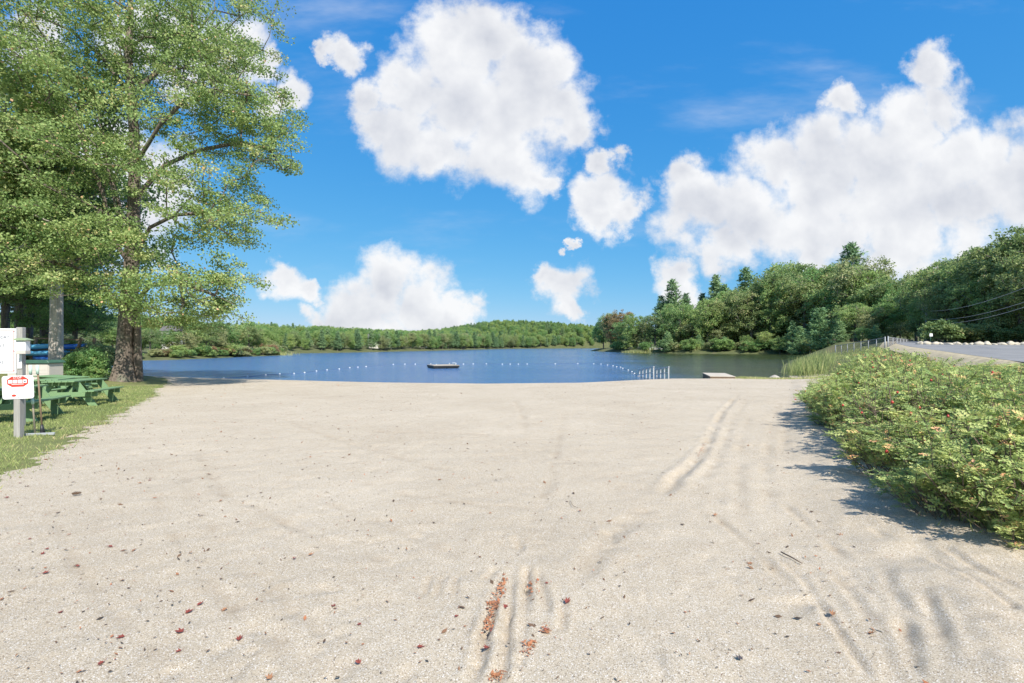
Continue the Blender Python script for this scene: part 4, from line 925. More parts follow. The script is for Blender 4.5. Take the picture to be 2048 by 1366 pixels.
# ------------------------------------------------------------------ grass, reeds, litter
def blades(x, y, z, h, w, lean, rg, tint):
    n = len(x); a = rg.uniform(0, 6.28, n); c = np.stack([np.cos(a), np.sin(a), 0 * a], -1); p = np.stack([x, y, z], -1)
    ld = rg.normal(size=(n, 3)); ld[:, 2] = 0; ld = unit(ld) * (h * lean * rg.uniform(0.2, 1.2, n))[:, None]; up = np.zeros((n, 3)); up[:, 2] = h
    V = np.stack([p - c * w[:, None] / 2, p + c * w[:, None] / 2, p + up * 0.55 + ld * 0.35 + c * w[:, None] * 0.35, p + up + ld], 1).reshape(-1, 3)
    b = np.arange(n)[:, None] * 4
    return V, np.concatenate([b + np.array([[0, 1, 2]]), b + np.array([[0, 2, 3]])]), np.repeat(tint, 4)
def build_grass():
    rg = np.random.default_rng(5); n = 260000
    r = 4 + 30 * rg.uniform(0, 1, n) ** 1.25; a = rg.uniform(-1.25, -0.55, n); x = r * np.sin(a) - 0.0; y = r * np.cos(a)
    s = lawn_sd(x, y); bare = fbm(x * 0.9, y * 0.9, 3, 33); keep = (s > -0.35) & (rg.uniform(0, 1, n) < np.where(s > 0, np.clip(0.9 - 0.9 * np.maximum(bare, 0) - 0.5 * np.exp(-np.maximum(s, 0) * 1.2), 0.12, 1), 0.22 * np.exp(s * 6)))
    x, y, s, r = x[keep], y[keep], s[keep], r[keep]; m = len(x)
    z = G(x, y) + np.clip(0.05 * sdf(x, y, LAWN_EDGE), -0.05, 0.03) + 0.02 * fbm(x * 0.6, y * 0.6, 3, 11)
    V, T, t = blades(x, y, z, rg.uniform(0.03, 0.085, m), np.clip(0.00055 * r, 0.004, 0.016), 0.7, rg, np.clip(0.45 + 0.5 * bare[keep] + rg.normal(size=m) * 0.2, 0, 1))
    ob('grass', mesh_np('grass', V, T, M['grass'], False, {'tint': t}), kind='stuff', label='short mown grass round the picnic tables', cat='grass')
    # reeds at the corner of the cove
    n = 2100; u = rg.uniform(0, 1, n); x = 25.8 + 7 * u + rg.normal(size=n) * 0.7; y = 41 + 10.5 * u + rg.normal(size=n) * 1.0 + 0.6
    x -= 0.5; z = np.maximum(G(x, y), -0.3)
    V, T, t = blades(x, y, z, rg.uniform(0.6, 1.5, n), np.full(n, 0.03), 0.22, rg, np.clip(rg.normal(0.45, 0.25, n), 0, 1))
    ob('reeds', mesh_np('reeds', V, T, M['reed'], False, {'tint': t}), kind='stuff', label='tall bright green reeds in the corner of the cove behind the roses', cat='reeds')
    n = 5200; x = rg.uniform(17.5, 26.5, n); y = 38.2 - 0.22 * np.abs(x - 20) + rg.normal(size=n) * 0.55 - 0.5 * (x > 22)
    keep = lakes(x, y) > -0.1; x, y = x[keep], y[keep]; n = len(x)
    V, T, t = blades(x, y, G(x, y), rg.uniform(0.08, 0.24, n), np.full(n, 0.03), 0.6, rg, np.clip(rg.normal(0.75, 0.2, n), 0, 1))
    ob('shore_grass', mesh_np('shore_grass', V, T, M['grass'], False, {'tint': t}), kind='stuff', label='dry yellowish grass strip along the sand at the cove', cat='grass')
    n = 9000; u = rg.uniform(0, 1, n); x = 25 + 22 * u + rg.uniform(-2, 9, n); y = 40 + 34 * u + rg.uniform(-6, 3, n)
    sd = lakes(x, y); keep = (sd > 0.1) & (sd < 10) & (sdf(x, y, [(p[0] - 2.2, p[1]) for p in RL] + [(120, 121), (120, 0)]) < 0); x, y = x[keep], y[keep]; n = len(x)
    V, T, t = blades(x, y, G(x, y) - 0.02, rg.uniform(0.1, 0.28, n), np.full(n, 0.035), 0.5, rg, np.clip(rg.normal(0.5, 0.25, n), 0, 1))
    ob('bank_grass', mesh_np('bank_grass', V, T, M['grass'], False, {'tint': t}), kind='stuff', label='rough green grass on the bank below the chain link fence', cat='grass')
    # small reed beds across the cove
    Vs = []; Ts = []; ts = []; o = 0
    for px, Y, n in [(1285,190,500),(1272,193,400),(1478,173,260),(1490,171,200),(1400,176,150),(560,140,200)]:
        cx, cy = spot(px, Y); x = cx + rg.normal(size=n) * 2.0; y = cy + rg.normal(size=n) * 1.0; V, T, t = blades(x, y, np.maximum(G(x, y), -0.2), rg.uniform(0.7, 1.6, n), np.full(n, 0.15), 0.3, rg, np.clip(rg.normal(0.65, 0.2, n), 0, 1))
        Vs.append(V); Ts.append(T + o); ts.append(t); o += len(V)
    ob('far_reeds', mesh_np('far_reeds', np.vstack(Vs), np.vstack(Ts), M['reed'], False, {'tint': np.concatenate(ts)}), kind='stuff', label='pale reed beds along the opposite bank of the cove', cat='reeds')
    # weeds under the near end of the rose hedge
    n = 900; X, Y, Z = at_ground(2035, 1085); x = X - 0.12 + np.abs(rg.normal(size=n)) * 0.35; y = Y - 0.12 + np.abs(rg.normal(size=n)) * 0.25
    V, T, t = blades(x, y, G(x, y) + 0.03, rg.uniform(0.08, 0.24, n), np.full(n, 0.009), 0.5, rg, np.clip(rg.normal(0.5, 0.2, n), 0, 1))
    ob('weed_tuft', mesh_np('weed_tuft', V, T, M['grass'], False, {'tint': t}), kind='stuff', label='bright green grass tuft at the foot of the rose bank', cat='grass')
    # verge grass under and behind the hedge
    n = 22000; y = rg.uniform(4.2, 34, n); x = np.interp(y, [4.6, 7.3, 11, 18, 40], [3.75, 5.0, 6.95, 11.1, 24.0]) + 0.2 + rg.uniform(0.0, 9, n)
    keep = (lakes(x, y) > 1) & (sdf(x, y, [(p[0] - 1.6, p[1]) for p in RL] + [(90, 121), (90, 0)]) < 0); x, y = x[keep], y[keep]; n = len(x)
    V, T, t = blades(x, y, G(x, y) - 0.01, rg.uniform(0.05, 0.2, n), 0.003 + 0.0006 * y, 0.6, rg, np.clip(rg.normal(0.6, 0.25, n), 0, 1))
    ob('verge_grass', mesh_np('verge_grass', V, T, M['grass'], False, {'tint': t}), kind='stuff', label='rough grass between the rose shrubs and the road', cat='grass')
build_grass()
def beachz(x, y):
    return G(x, y) + 0.020 * fbm(x * 0.6, y * 0.6, 3, 11) + 0.016 * fbm(x * 3.1, y * 3.1, 3, 21)
def hedge_x(y): return np.interp(y, [-2, 4.6, 7.3, 11, 18, 40], [0.6, 3.75, 5.0, 6.95, 11.1, 24.0])
def build_litter():
    rg = np.random.default_rng(15); n = 17000
    y = 2.0 + 32 * rg.uniform(0, 1, n) ** 1.9; x = rg.uniform(-1.1, 1.0, n) * (y + 0.6)
    # more bits gather along the rose bank and below the maple side
    e = x - (0.55 * y + 1); keep = (e < 0.9) & (lawn_sd(x, y) < 0.3) & (rg.uniform(0, 1, n) < (0.45 + 0.4 * (x < -2) + 0.5 * np.exp(-np.abs(e))) * np.clip(0.25 + y / 11, 0.25, 1))
    x, y = x[keep], y[keep]
    n2 = 1700; y2 = rg.uniform(3.4, 14, n2); x2 = hedge_x(y2) + rg.normal(size=n2) * 0.3 - 0.15; x = np.concatenate([x, x2]); y = np.concatenate([y, y2])
    n3 = 1500; t3 = rg.uniform(0, 6, n3); A3 = np.array(LAWN_EDGE[:8]); i3 = t3.astype(int); p3 = A3[i3] + (A3[i3 + 1] - A3[i3]) * (t3 - i3)[:, None] + np.abs(rg.normal(size=(n3, 2))) * np.array([0.35, -0.12]) - np.array([0.25, 0]); x = np.concatenate([x, p3[:, 0]]); y = np.concatenate([y, p3[:, 1]])
    nb = len(x)
    # russet needles swept into the rake marks
    for pts, m in [([(1008,1150),(990,1215),(972,1262)], 240), ([(1066,1160),(1066,1190)], 60), ([(1062,1282),(1052,1308)], 70), ([(990,1345),(996,1360)], 60), ([(1092,1250),(1094,1262)], 30), ([(975,1205),(992,1206)], 40), ([(1410,885),(1395,915)], 60), ([(1915,1225),(1990,1260)], 120), ([(1640,930),(1690,990),(1800,1070)], 220)]:
        gp = [at_ground(*p)[:2] for p in pts]; t = rg.uniform(0, len(gp) - 1.001, m); i = t.astype(int); f = (t - i)[:, None]; A = np.array(gp)
        p = A[i] * (1 - f) + A[i + 1] * f + rg.normal(size=(m, 2)) * 0.02; x = np.concatenate([x, p[:, 0]]); y = np.concatenate([y, p[:, 1]])
    n = len(x); z = beachz(x, y) + 0.010
    L = rg.uniform(0.008, 0.024, n) * (1 + 0.035 * y); L = np.where(rg.uniform(0, 1, n) < 0.16, L * 2.1, L)
    V, Q = leaf_quads(np.stack([x, y, z], -1), 1.0, rg, 1.6, 0.45); c = np.repeat(np.stack([x, y, z], -1), 4, 0); V = c + (V - c) * np.repeat(L, 4)[:, None]
    tint = rg.normal(0.35, 0.3, n); tint[nb:] = rg.normal(0.8, 0.12, n - nb); tint = np.repeat(np.clip(tint, 0, 1), 4)
    ob('leaf_litter', mesh_np('leaf_litter', V, Q, M['litter'], False, {'tint': tint}), kind='stuff', label='scattered leaf crumbs and needles on the sand', cat='litter')
build_litter()
def leaf_mesh(seed, mat, star=True):
    rg = random.Random(seed); out = []
    prof = [(0,1.0),(14,0.62),(24,0.5),(40,0.86),(52,0.55),(70,0.42),(88,0.66),(110,0.36),(150,0.30),(180,0.22)]
    ang = [(a, r) for a, r in prof] + [(360 - a, r) for a, r in prof[-2:0:-1]]
    v = [(0, 0, 0.0)]; curl = rg.uniform(0.25, 0.6); fold = rg.uniform(0.2, 0.7)
    for a, r in ang:
        a = math.radians(a); r *= rg.uniform(0.85, 1.15); x = r * math.sin(a) * 0.9; y = r * math.cos(a)
        v.append((x, y, curl * r * r * rg.uniform(0.5, 1.1) + fold * abs(x) * 0.5))
    n = len(ang); f = [(0, 1 + (i + 1) % n, 1 + i) for i in range(n)]; mb = MB(); mb.add(v, f)
    mb.tube([(0, -0.2, 0.02), (0.05, -0.6, 0.06), (0.02, -0.95, 0.12)], 0.022, 3, False); return mb.mesh('fallen_leaf', mat)
def build_fallen():
    reds = [leaf_mesh(s, M['fallen']) for s in range(4)]; browns = [leaf_mesh(s, M['fallen2']) for s in range(4, 7)]
    R = [(60,1080),(85,1110),(92,1102),(156,1135),(88,1150),(222,1096),(264,957),(208,982),(375,1226),(398,1210),(590,1117),(668,1213),(478,1278),(205,1330),(360,1303),(245,1277),(912,1235),(838,1296),(718,1328),(1134,1207),(985,1265),(975,1295),(1033,1248),(1012,1212),(1160,1022),(1095,1168),(720,1250),(120,1225),(362,1265),(1090,1258),(300,960),(14,996),(40,968)]
    B = [(1502,1128),(1682,1070),(1665,1232),(1485,1010),(1430,1030),(440,1005),(300,955),(1925,1225),(1970,1258),(1785,1135),(1740,1270),(1640,1252),(980,1025),(620,1110),(380,1108),(450,1218),(245,1160),(1220,965),(700,880),(470,930),(880,960),(540,1358),(282,965),(1335,880),(1410,870)]
    rg = random.Random(4)
    for L, ms, lab, grp in ((R, reds, 'small curled red maple leaf lying on the sand', 'red leaves fallen on the sand'), (B, browns, 'small curled brown leaf lying on the sand', 'brown leaves fallen on the sand')):
        for q, (px, py) in enumerate(L):
            x, y, z = at_ground(px, py); z = float(beachz(np.array([x]), np.array([y]))[0])
            o = ob('fallen_leaf', ms[q % len(ms)], None, (x, y, z + 0.006), rg.uniform(0, 6.28), lab, 'leaf', grp); s = rg.uniform(0.022, 0.042); o.scale = (s, s, s * rg.uniform(0.6, 1.2)); o.rotation_euler.x = rg.uniform(-0.25, 0.25)
    # pine cone
    x, y, z = at_ground(153, 990); t = thing('pine_cone', 'brown pine cone lying on the sand near the lawn', 'pine cone', (x, y, z + 0.022), 0.5); t.scale = (0.62, 0.62, 0.62)
    mb = MB(); mb.tube([(-0.07, 0, 0), (-0.03, 0, 0), (0.03, 0, 0), (0.075, 0, 0)], [0.012, 0.024, 0.020, 0.006], 8); ob('core', mb.mesh('core', M['cone'], True), t)
    mb = MB()
    for q in range(70):
        u = q / 69; a = q * 2.4; r = 0.026 * math.sin(0.35 + u * 2.5) + 0.006; xx = -0.065 + 0.13 * u; c = Vector((xx, r * math.cos(a), r * math.sin(a))); n = Vector((0.5, math.cos(a), math.sin(a))).normalized(); sd = Vector((0, -math.sin(a), math.cos(a)))
        mb.add([c - sd * 0.007, c + sd * 0.007, c + n * 0.014 + sd * 0.005, c + n * 0.016 - sd * 0.005], [(0, 1, 2, 3)])
    ob('scales', mb.mesh('scales', M['cone']), t)
    def stick(pts, r, label, name='twig'):
        P = [Vector(at_ground(*p)) + Vector((0, 0, r * 0.9 + 0.012)) for p in pts]; b = P[0].copy(); mb = MB(); mb.tube([p - b for p in P], [r, r * 0.9, r * 0.6][:len(P)] if len(P) == 3 else [r, r * 0.7], 6); ob(name, mb.mesh(name, M['twig'], True), None, b, 0, label, 'twig')
    stick([(1562,1108),(1584,1119),(1604,1131)], 0.006, 'thin straight dark twig lying on the sand before the rose bank'); stick([(1140,1003),(1146,1014),(1156,1018)], 0.003, 'fine dark leaf stalk on the sand beside a red leaf')
    stick([(1655,878),(1690,882),(1735,880)], 0.02, 'low bare branch lying at the foot of the rose bank', 'fallen_branch')
    x, y, z = at_ground(1482, 1322); me = leaf_mesh(12, paint('dark_leaf', (0.07, 0.06, 0.065), 0.5, 0.4, 30)); o = ob('fallen_leaf', me, None, (x, y, z + 0.012), 0.6, 'dark purplish curled leaf lying alone on the sand', 'leaf'); o.scale = (0.03, 0.035, 0.03)
build_fallen()

# ------------------------------------------------------------------ picnic tables
def table_parts():
    L = 1.0; G_ = M['green_paint']; out = []
    bd = MB().box((-0.069, -L, -0.019), (0.069, L, 0.019)).mesh('tabletop_board', G_, bevel=0.004)
    for q in range(5): out.append(('tabletop_board', bd, ((q - 2) * 0.150, 0, 0.745), None))
    for sx in (-1, 1):
        for q in (0, 1): out.append(('seat_board', bd, (sx * (0.60 + 0.148 * q), 0, 0.452), None))
    lg = {}
    for sx in (-1, 1):
        lg[sx] = MB().prism([(sx*0.16, 0.722), (sx*0.36, 0.722), (sx*0.80, 0.0), (sx*0.60, 0.0)][::sx], -0.02, 0.02).mesh('leg', G_, bevel=0.003)
    bm = MB().box((-0.80, -0.02, 0.292), (0.80, 0.02, 0.430)).mesh('seat_beam', G_, bevel=0.003); cl = MB().box((-0.36, -0.02, 0.62), (0.36, 0.02, 0.722)).mesh('cleat', G_, bevel=0.003)
    for sy in (-1, 1):
        for sx in (-1, 1): out.append(('leg', lg[sx], (0, sy * 0.70, 0), None))
        out.append(('seat_beam', bm, (0, sy * 0.742, 0), None)); out.append(('cleat', cl, (0, sy * 0.742, 0), None))
        br = MB().bar((0, sy * 0.70, 0.36), (0, sy * 0.10, 0.715), 0.088, 0.04).mesh('brace', G_); out.append(('brace', br, (0, 0, 0), None))
    return out
TP = table_parts()
def table(x, y, rz, label, s=1.0, ly=1.0):
    gx = g(x, y); t = thing('picnic_table', label, 'picnic table', (x, y, gx + 0.03), rz, 'green picnic tables on the grass'); t.scale = (s, s * ly, s)
    # stand it on the slope of the lawn
    t.rotation_euler = (math.atan((g(x - math.sin(rz) * 0.7, y + math.cos(rz) * 0.7) - g(x + math.sin(rz) * 0.7, y - math.cos(rz) * 0.7)) / 1.4), 0, rz)
    for nm, me, loc, r in TP: ob(nm, me, t, loc)
# near end right foot at given pixels, axis leaning away to the left
def place_table(px, py, ang, label, s=1.0, ly=1.0):
    X, Y, z = at_ground(px, py); ca, sa = math.cos(ang), math.sin(ang)
    fx, fy = 0.80 * s, -0.70 * s * ly          # local foot
    table(X - (fx * ca - fy * sa), Y - (fx * sa + fy * ca), ang, label, s, ly)
place_table(78, 846, math.radians(26), 'green picnic table standing behind the white stop sign', 1.12, 1.08)
place_table(196, 814, math.radians(22), 'sunlit green picnic table standing beside the maple trunk', 1.14, 1.18)
table(-17.3, 18.2, math.radians(30), 'green picnic table between the cream shed and the sunlit table', 1.1)
table(-19.2, 20.6, math.radians(72), 'shaded dark green picnic table beside the leafy shrub and cream shed', 1.1)

# ------------------------------------------------------------------ signs
def build_signs():
    X, Y, z = at_ground(38, 878)
    t = thing('stop_sign', 'white notice with red stop octagon on a grey wooden post', 'sign', (X, Y, z), math.radians(10))
    ob('post', MB().box((-0.055, -0.06, -0.2), (0.055, 0.06, 1.16)).mesh('post', M['grey_wood'], bevel=0.006), t)
    # panel with rounded corners
    w, h, r = 0.275, 0.235, 0.045; o = []
    for cx, cz, a0 in ((w-r, h-r, 0), (-w+r, h-r, 90), (-w+r, -h+r, 180), (w-r, -h+r, 270)):
        for k in range(6): a = math.radians(a0 + 18 * k); o.append((cx + r*math.cos(a), cz + r*math.sin(a)))
    p = ob('panel', MB().prism(o, -0.006, 0.0).mesh('panel', M['white']), t, (0.03, -0.061, 1.06)); p.rotation_euler = (0, math.radians(-2), 0)
    a, b = 0.185, 0.105; oc = [(a,b*0.42),(a*0.55,b),(-a*0.55,b),(-a,b*0.42),(-a,-b*0.42),(-a*0.55,-b),(a*0.55,-b),(a,-b*0.42)]
    e = ob('octagon', MB().prism(oc, -0.002, 0.0).mesh('octagon', M['red']), p, (0.0, -0.0065, 0.115))
    def sub(nm, me, loc): ob(nm, me, p, loc)
    tm = text_mesh('STOP', 0.062, M['white']); sub('lettering', tm, (0, -0.0105, 0.193))
    for q in range(4): sub('pictogram', MB().box((-0.036,-0.0015,-0.034),(0.036,0.0,0.034)).mesh('pictogram', M['white']), (-0.126 + 0.084*q, -0.0092, 0.118))
    for q in range(4): sub('pictogram_mark', MB().box((-0.02,-0.001,-0.008),(0.02,0.0,0.010)).mesh('pictogram_mark', M['greyink'] if q < 3 else M['ink']), (-0.126 + 0.084*q, -0.0108, 0.118 - 0.006*(q % 2)))
    sub('caption_line', MB().box((-0.105,-0.001,-0.006),(0.105,0,0.006)).mesh('caption_line', M['white']), (0, -0.0092, 0.062))
    for q, ww in enumerate([0.19, 0.16, 0.155, 0.16, 0.15]): sub('text_line', MB().box((-ww,-0.001,-0.0035),(ww,0,0.0035)).mesh('text_line', M['greyink']), (0.0, -0.0068, -0.02 - 0.022*q - (0.012 if q else 0)))
    lg = MB().prism([(0.042*math.cos(2*math.pi*k/14), 0.024*math.sin(2*math.pi*k/14)) for k in range(14)], -0.001, 0).mesh('logo', M['red']); sub('logo', lg, (-0.075, -0.0068, -0.165))
    sub('logo_lettering', MB().box((-0.055,-0.001,-0.008),(0.055,0,0.008)).mesh('logo_lettering', M['greyink']), (0.04, -0.0068, -0.162))
    sub('screw', MB().tube([(0,0,0),(0,-0.004,0)], 0.008, 8).mesh('screw', M['screw']), (0.0, -0.006, -0.212))
    # two rakes leaning behind the post
    rk = thing('rake', 'rake with a mint green grip and flat head leaning behind the stop sign post', 'rake', (X + 0.13, Y + 0.2, z + 0.03), 0.25)
    ob('handle', MB().tube([(0, 0, 0.05), (-0.04, -0.06, 1.36)], 0.017, 8).mesh('handle', M['deck_wood'], True), rk)
    ob('grip', MB().tube([(-0.0405, -0.0605, 1.28), (-0.044, -0.064, 1.47)], 0.026, 8).mesh('grip', M['mint'], True), rk); ob('band', MB().tube([(-0.02, -0.03, 0.66), (-0.0235, -0.035, 0.78)], 0.026, 8).mesh('band', M['mint'], True), rk)
    ob('head', MB().box((-0.16, -0.03, 0.0), (0.34, 0.03, 0.055)).mesh('head', M['galv'], bevel=0.01), rk)
    rk = thing('rake', 'plain wooden rake handle with mint grip leaning beside the other rake', 'rake', (X + 0.21, Y + 0.28, z + 0.03), 0.1)
    ob('handle', MB().tube([(0, 0, 0.0), (-0.03, -0.08, 1.36)], 0.016, 8).mesh('handle', M['brown_wood'], True), rk); ob('grip', MB().tube([(-0.0305, -0.0805, 1.28), (-0.033, -0.085, 1.47)], 0.025, 8).mesh('grip', M['mint'], True), rk)
    ob('socket', MB().tube([(0, 0, -0.0), (-0.004, -0.012, 0.22)], [0.05, 0.022], 8).mesh('socket', M['black'], True), rk)
    # large rules board, cut by the left edge of the photograph
    Yb = 11.2; p = at_depth(30, 747, Yb); Xr = p.x; zb = p.z; zt = at_depth(30, 657, Yb).z; W_ = 1.5
    gz = g(Xr, Yb); b = thing('rules_board', 'large white rules board with thin red border on grey posts', 'sign', (Xr, Yb, gz), math.radians(14))
    ob('post', MB().box((0.0, 0.03, -0.2), (0.12, 0.15, zt - gz + 0.03)).mesh('post', M['grey_wood'], bevel=0.006), b); ob('post', MB().box((-W_ + 0.05, 0.03, -0.2), (-W_ + 0.17, 0.15, zt - gz + 0.03)).mesh('post', M['grey_wood'], bevel=0.006), b)
    H_ = zt - zb; pn = ob('panel', MB().box((-W_, 0.0, 0), (0.02, 0.028, H_)).mesh('panel', M['white'], bevel=0.004), b, (0, 0, zb - gz))
    fr = MB(); bw = 0.008; m_ = 0.045
    for lo, hi in (((-W_+m_, -0.002, m_), (0.02-m_, 0, m_+bw)), ((-W_+m_, -0.002, H_-m_-bw), (0.02-m_, 0, H_-m_)), ((-W_+m_, -0.002, m_+bw), (-W_+m_+bw, 0, H_-m_-bw)), ((0.02-m_-bw, -0.002, m_+bw), (0.02-m_, 0, H_-m_-bw))): fr.box(lo, hi)
    ob('border', fr.mesh('border', M['red']), pn)
    for txt, fx, fz in (('LAUNDRY', -0.105, 0.80), ('ADULT', -0.19, 0.615), ('ERS', -0.215, 0.245)): ob('lettering', text_mesh(txt, 0.085, M['ink'], 'RIGHT'), pn, (fx, -0.003, fz * H_))
    for zz in (0.06, 0.5, 0.94): ob('screw', MB().tube([(0,0,0),(0,-0.006,0)], 0.011, 8).mesh('screw', M['screw']), pn, (-0.012 - 0.02*0, -0.001, zz * H_))
    bx = thing('notice_box', 'small white box with green lid fixed to the rules board post', 'box', (Xr + 0.20, Yb - 0.02, at_depth(40, 706, Yb).z), math.radians(14))
    ob('body', MB().box((-0.075, -0.09, 0.05), (0.105, 0.07, 0.29)).mesh('body', M['white'], bevel=0.004), bx); ob('base', MB().box((-0.078, -0.093, -0.02), (0.108, 0.072, 0.047)).mesh('base', M['cream'], bevel=0.004), bx)
    ob('lid', MB().prism([(-0.10, 0.292), (0.15, 0.292), (0.15, 0.312), (0.02, 0.350), (-0.10, 0.330)], -0.13, 0.09).mesh('lid', paint('lid_green', (0.30, 0.38, 0.24), 0.6, 0.1)), bx)
    nt = ob('paper_notice', MB().box((0.0, -0.012, 0), (0.085, -0.004, 0.33)).mesh('paper_notice', M['white']), None, (Xr + 0.03, Yb + 0.0, at_depth(36, 737, Yb).z), math.radians(14), 'narrow white paper notice pinned to the post under the box', 'notice')
    nt.location.y += 0.03
    for q in range(3): ob('text_line', MB().box((0.02, -0.0135, 0), (0.065, -0.0125, 0.012)).mesh('text_line', M['ink']), nt, (0, 0, 0.05 + 0.05*q))
build_signs()

# ------------------------------------------------------------------ cream shed, kayaks
def build_shed():
    Y = 22.5; xr = (97 - CX) / F * Y; w = 1.75; x0 = xr - w; z = g(xr, Y); H = at_depth(90, 727, Y).z - z
    t = thing('storage_shed', 'low cream resin storage shed with dark green lid behind the tables', 'shed', (xr, Y, z), math.radians(6))
    ob('wall', MB().box((-w, 0.03, -0.1), (0, 0.85, H)).mesh('wall', M['cream'], bevel=0.01), t)
    for q in range(2):
        d = ob('door', MB().box((-w/2 + 0.008, 0, 0.06), (-0.03, 0.028, H - 0.03) ).mesh('door', M['cream'], bevel=0.006), t, (-q * (w/2 - 0.012), 0, 0))
        for k in range(6): ob('rib', MB().box((-w/2 + 0.07, -0.008, 0), (-0.09, -0.001, 0.02)).mesh('rib', M['cream']), d, (0, 0, 0.16 + k * (H - 0.3) / 6))
    ob('lid', MB().prism([(-w - 0.06, H + 0.004), (0.06, H + 0.004), (0.06, H + 0.05), (-0.04, H + 0.15), (-w + 0.04, H + 0.15), (-w - 0.06, H + 0.05)], -0.06, 0.92).mesh('lid', M['lidgreen'], bevel=0.01), t)
build_shed()
def kayak_mesh(L, W, H, mat):
    st = 15; k = 12; V = []; F_ = []
    for i in range(st):
        u = i / (st - 1) * 2 - 1; w = W/2 * max(0.02, (1 - abs(u) ** 2.4)) ; rk = 0.10 * abs(u) ** 3; hh = H * (0.55 + 0.45 * (1 - abs(u) ** 3))
        for j in range(k):
            a = 2 * math.pi * j / k; c = math.cos(a); s = math.sin(a); V.append((u * L/2, w * c, (hh * 0.42 * s if s > 0 else hh * 0.58 * s) + H * 0.58 + rk))
    for i in range(st - 1):
        for j in range(k): F_.append((i*k+j, (i+1)*k+j, (i+1)*k+(j+1)%k, i*k+(j+1)%k))
    mb = MB(); mb.add(V, F_ + [tuple(range(k)), tuple((st-1)*k+j for j in range(k))[::-1]]); return mb.mesh('hull', mat, True)
def build_kayaks():
    Yk = 33.0; xc = (60 - CX) / F * Yk; gz = g(xc, Yk)
    r = thing('kayak_rack', 'weathered wooden rack with slanting posts holding the kayaks', 'rack', (xc, Yk, gz))
    def P(px, py, dy=0): 
        p = at_depth(px, py, Yk + dy); return p - Vector((xc, Yk, gz))
    # slanting posts at both ends and level arms under the hulls
    for px in (62, 150):
        a = P(px - 8, 718); a.z = -0.15; b = P(px + 12, 676); ob('post', MB().bar(a, b, 0.13, 0.13, (0, 1, 0)).mesh('post', M['brown_wood']), r)
        a2 = a + Vector((0, 1.1, 0)); b2 = b + Vector((0, 1.1, 0)); ob('post', MB().bar(a2, b2, 0.13, 0.13, (0, 1, 0)).mesh('post', M['brown_wood']), r)
        for zz in (0.78, 1.18, 1.62):
            u = (zz - a.z) / (b.z - a.z); p = a.lerp(b, u); ob('arm', MB().box((p.x - 0.05, -0.55, zz - 0.06), (p.x + 0.05, 1.5, zz)).mesh('arm', M['brown_wood']), r)
    ob('rail', MB().bar(P(68, 676), P(168, 680), 0.09, 0.09).mesh('rail', M['brown_wood']), r)
    def kayak(px, z, dy, L, mat, label, rz=0.0):
        x = (px - CX) / F * (Yk + dy); t = thing('kayak', label, 'kayak', (x, Yk + dy, gz + z), rz, 'kayaks on the wooden rack')
        h = ob('hull', kayak_mesh(L, 0.72, 0.36, mat), t)
        ob('cockpit_rim', MB().tube([(0.42*math.cos(a), 0.22*math.sin(a), 0.352) for a in [2*math.pi*k/14 for k in range(15)]], 0.022, 5).mesh('cockpit_rim', M['black'], True), t)
        ob('cockpit', MB().prism([(0.40*math.cos(2*math.pi*k/14), 0.0) for k in range(2)], 0, 0.01).mesh('cockpit', M['black']), t) if False else None
        return t
    kayak(62, 1.62, -0.2, 3.0, M['skyblue'], 'light blue kayak on top of the rack at its shed end', 0.03)
    kayak(74, 1.18, -0.3, 3.4, M['skyblue'], 'light blue kayak on the middle arms of the rack', 0.04)
    kayak(128, 1.62, 0.3, 3.2, M['blue'], 'dark blue kayak on top of the rack behind the pale trunk', -0.03)
    kayak(150, 1.18, 0.2, 2.9, M['skyblue'], 'light blue kayak sticking out beyond the pale trunk', -0.04)
    kayak(115, 0.78, -0.2, 3.3, M['blue'], 'dark blue kayak on the lowest arms of the rack', 0.02)
    x = (161 - CX) / F * 31.5; z = at_depth(161, 722, 31.5).z
    k = kayak(161, z - gz, -1.5, 1.4, M['kgreen'], 'short bright green kayak in the shrubs beyond the pale trunk', 0.1)
    b = thing('trestle', 'low wooden trestle carrying the short green kayak', 'trestle', (x, 31.5, g(x, 31.5)), 0.1)
    for sx in (-0.35, 0.35): ob('leg', MB().box((sx - 0.04, -0.3, -0.1), (sx + 0.04, 0.3, z - g(x, 31.5) + 0.03)).mesh('leg', M['brown_wood']), b)
    c = thing('canoe', 'red canoe lying under the kayak rack beside the shed', 'canoe', ((40 - CX) / F * 31, 31, g((40 - CX) / F * 31, 31)), 0.05)
    ob('hull', kayak_mesh(3.6, 0.8, 0.62, M['kred']), c); ob('gunwale', MB().box((-1.3, -0.42, 0.60), (1.3, -0.36, 0.66)).mesh('gunwale', M['brown_wood']), c)
build_kayaks()

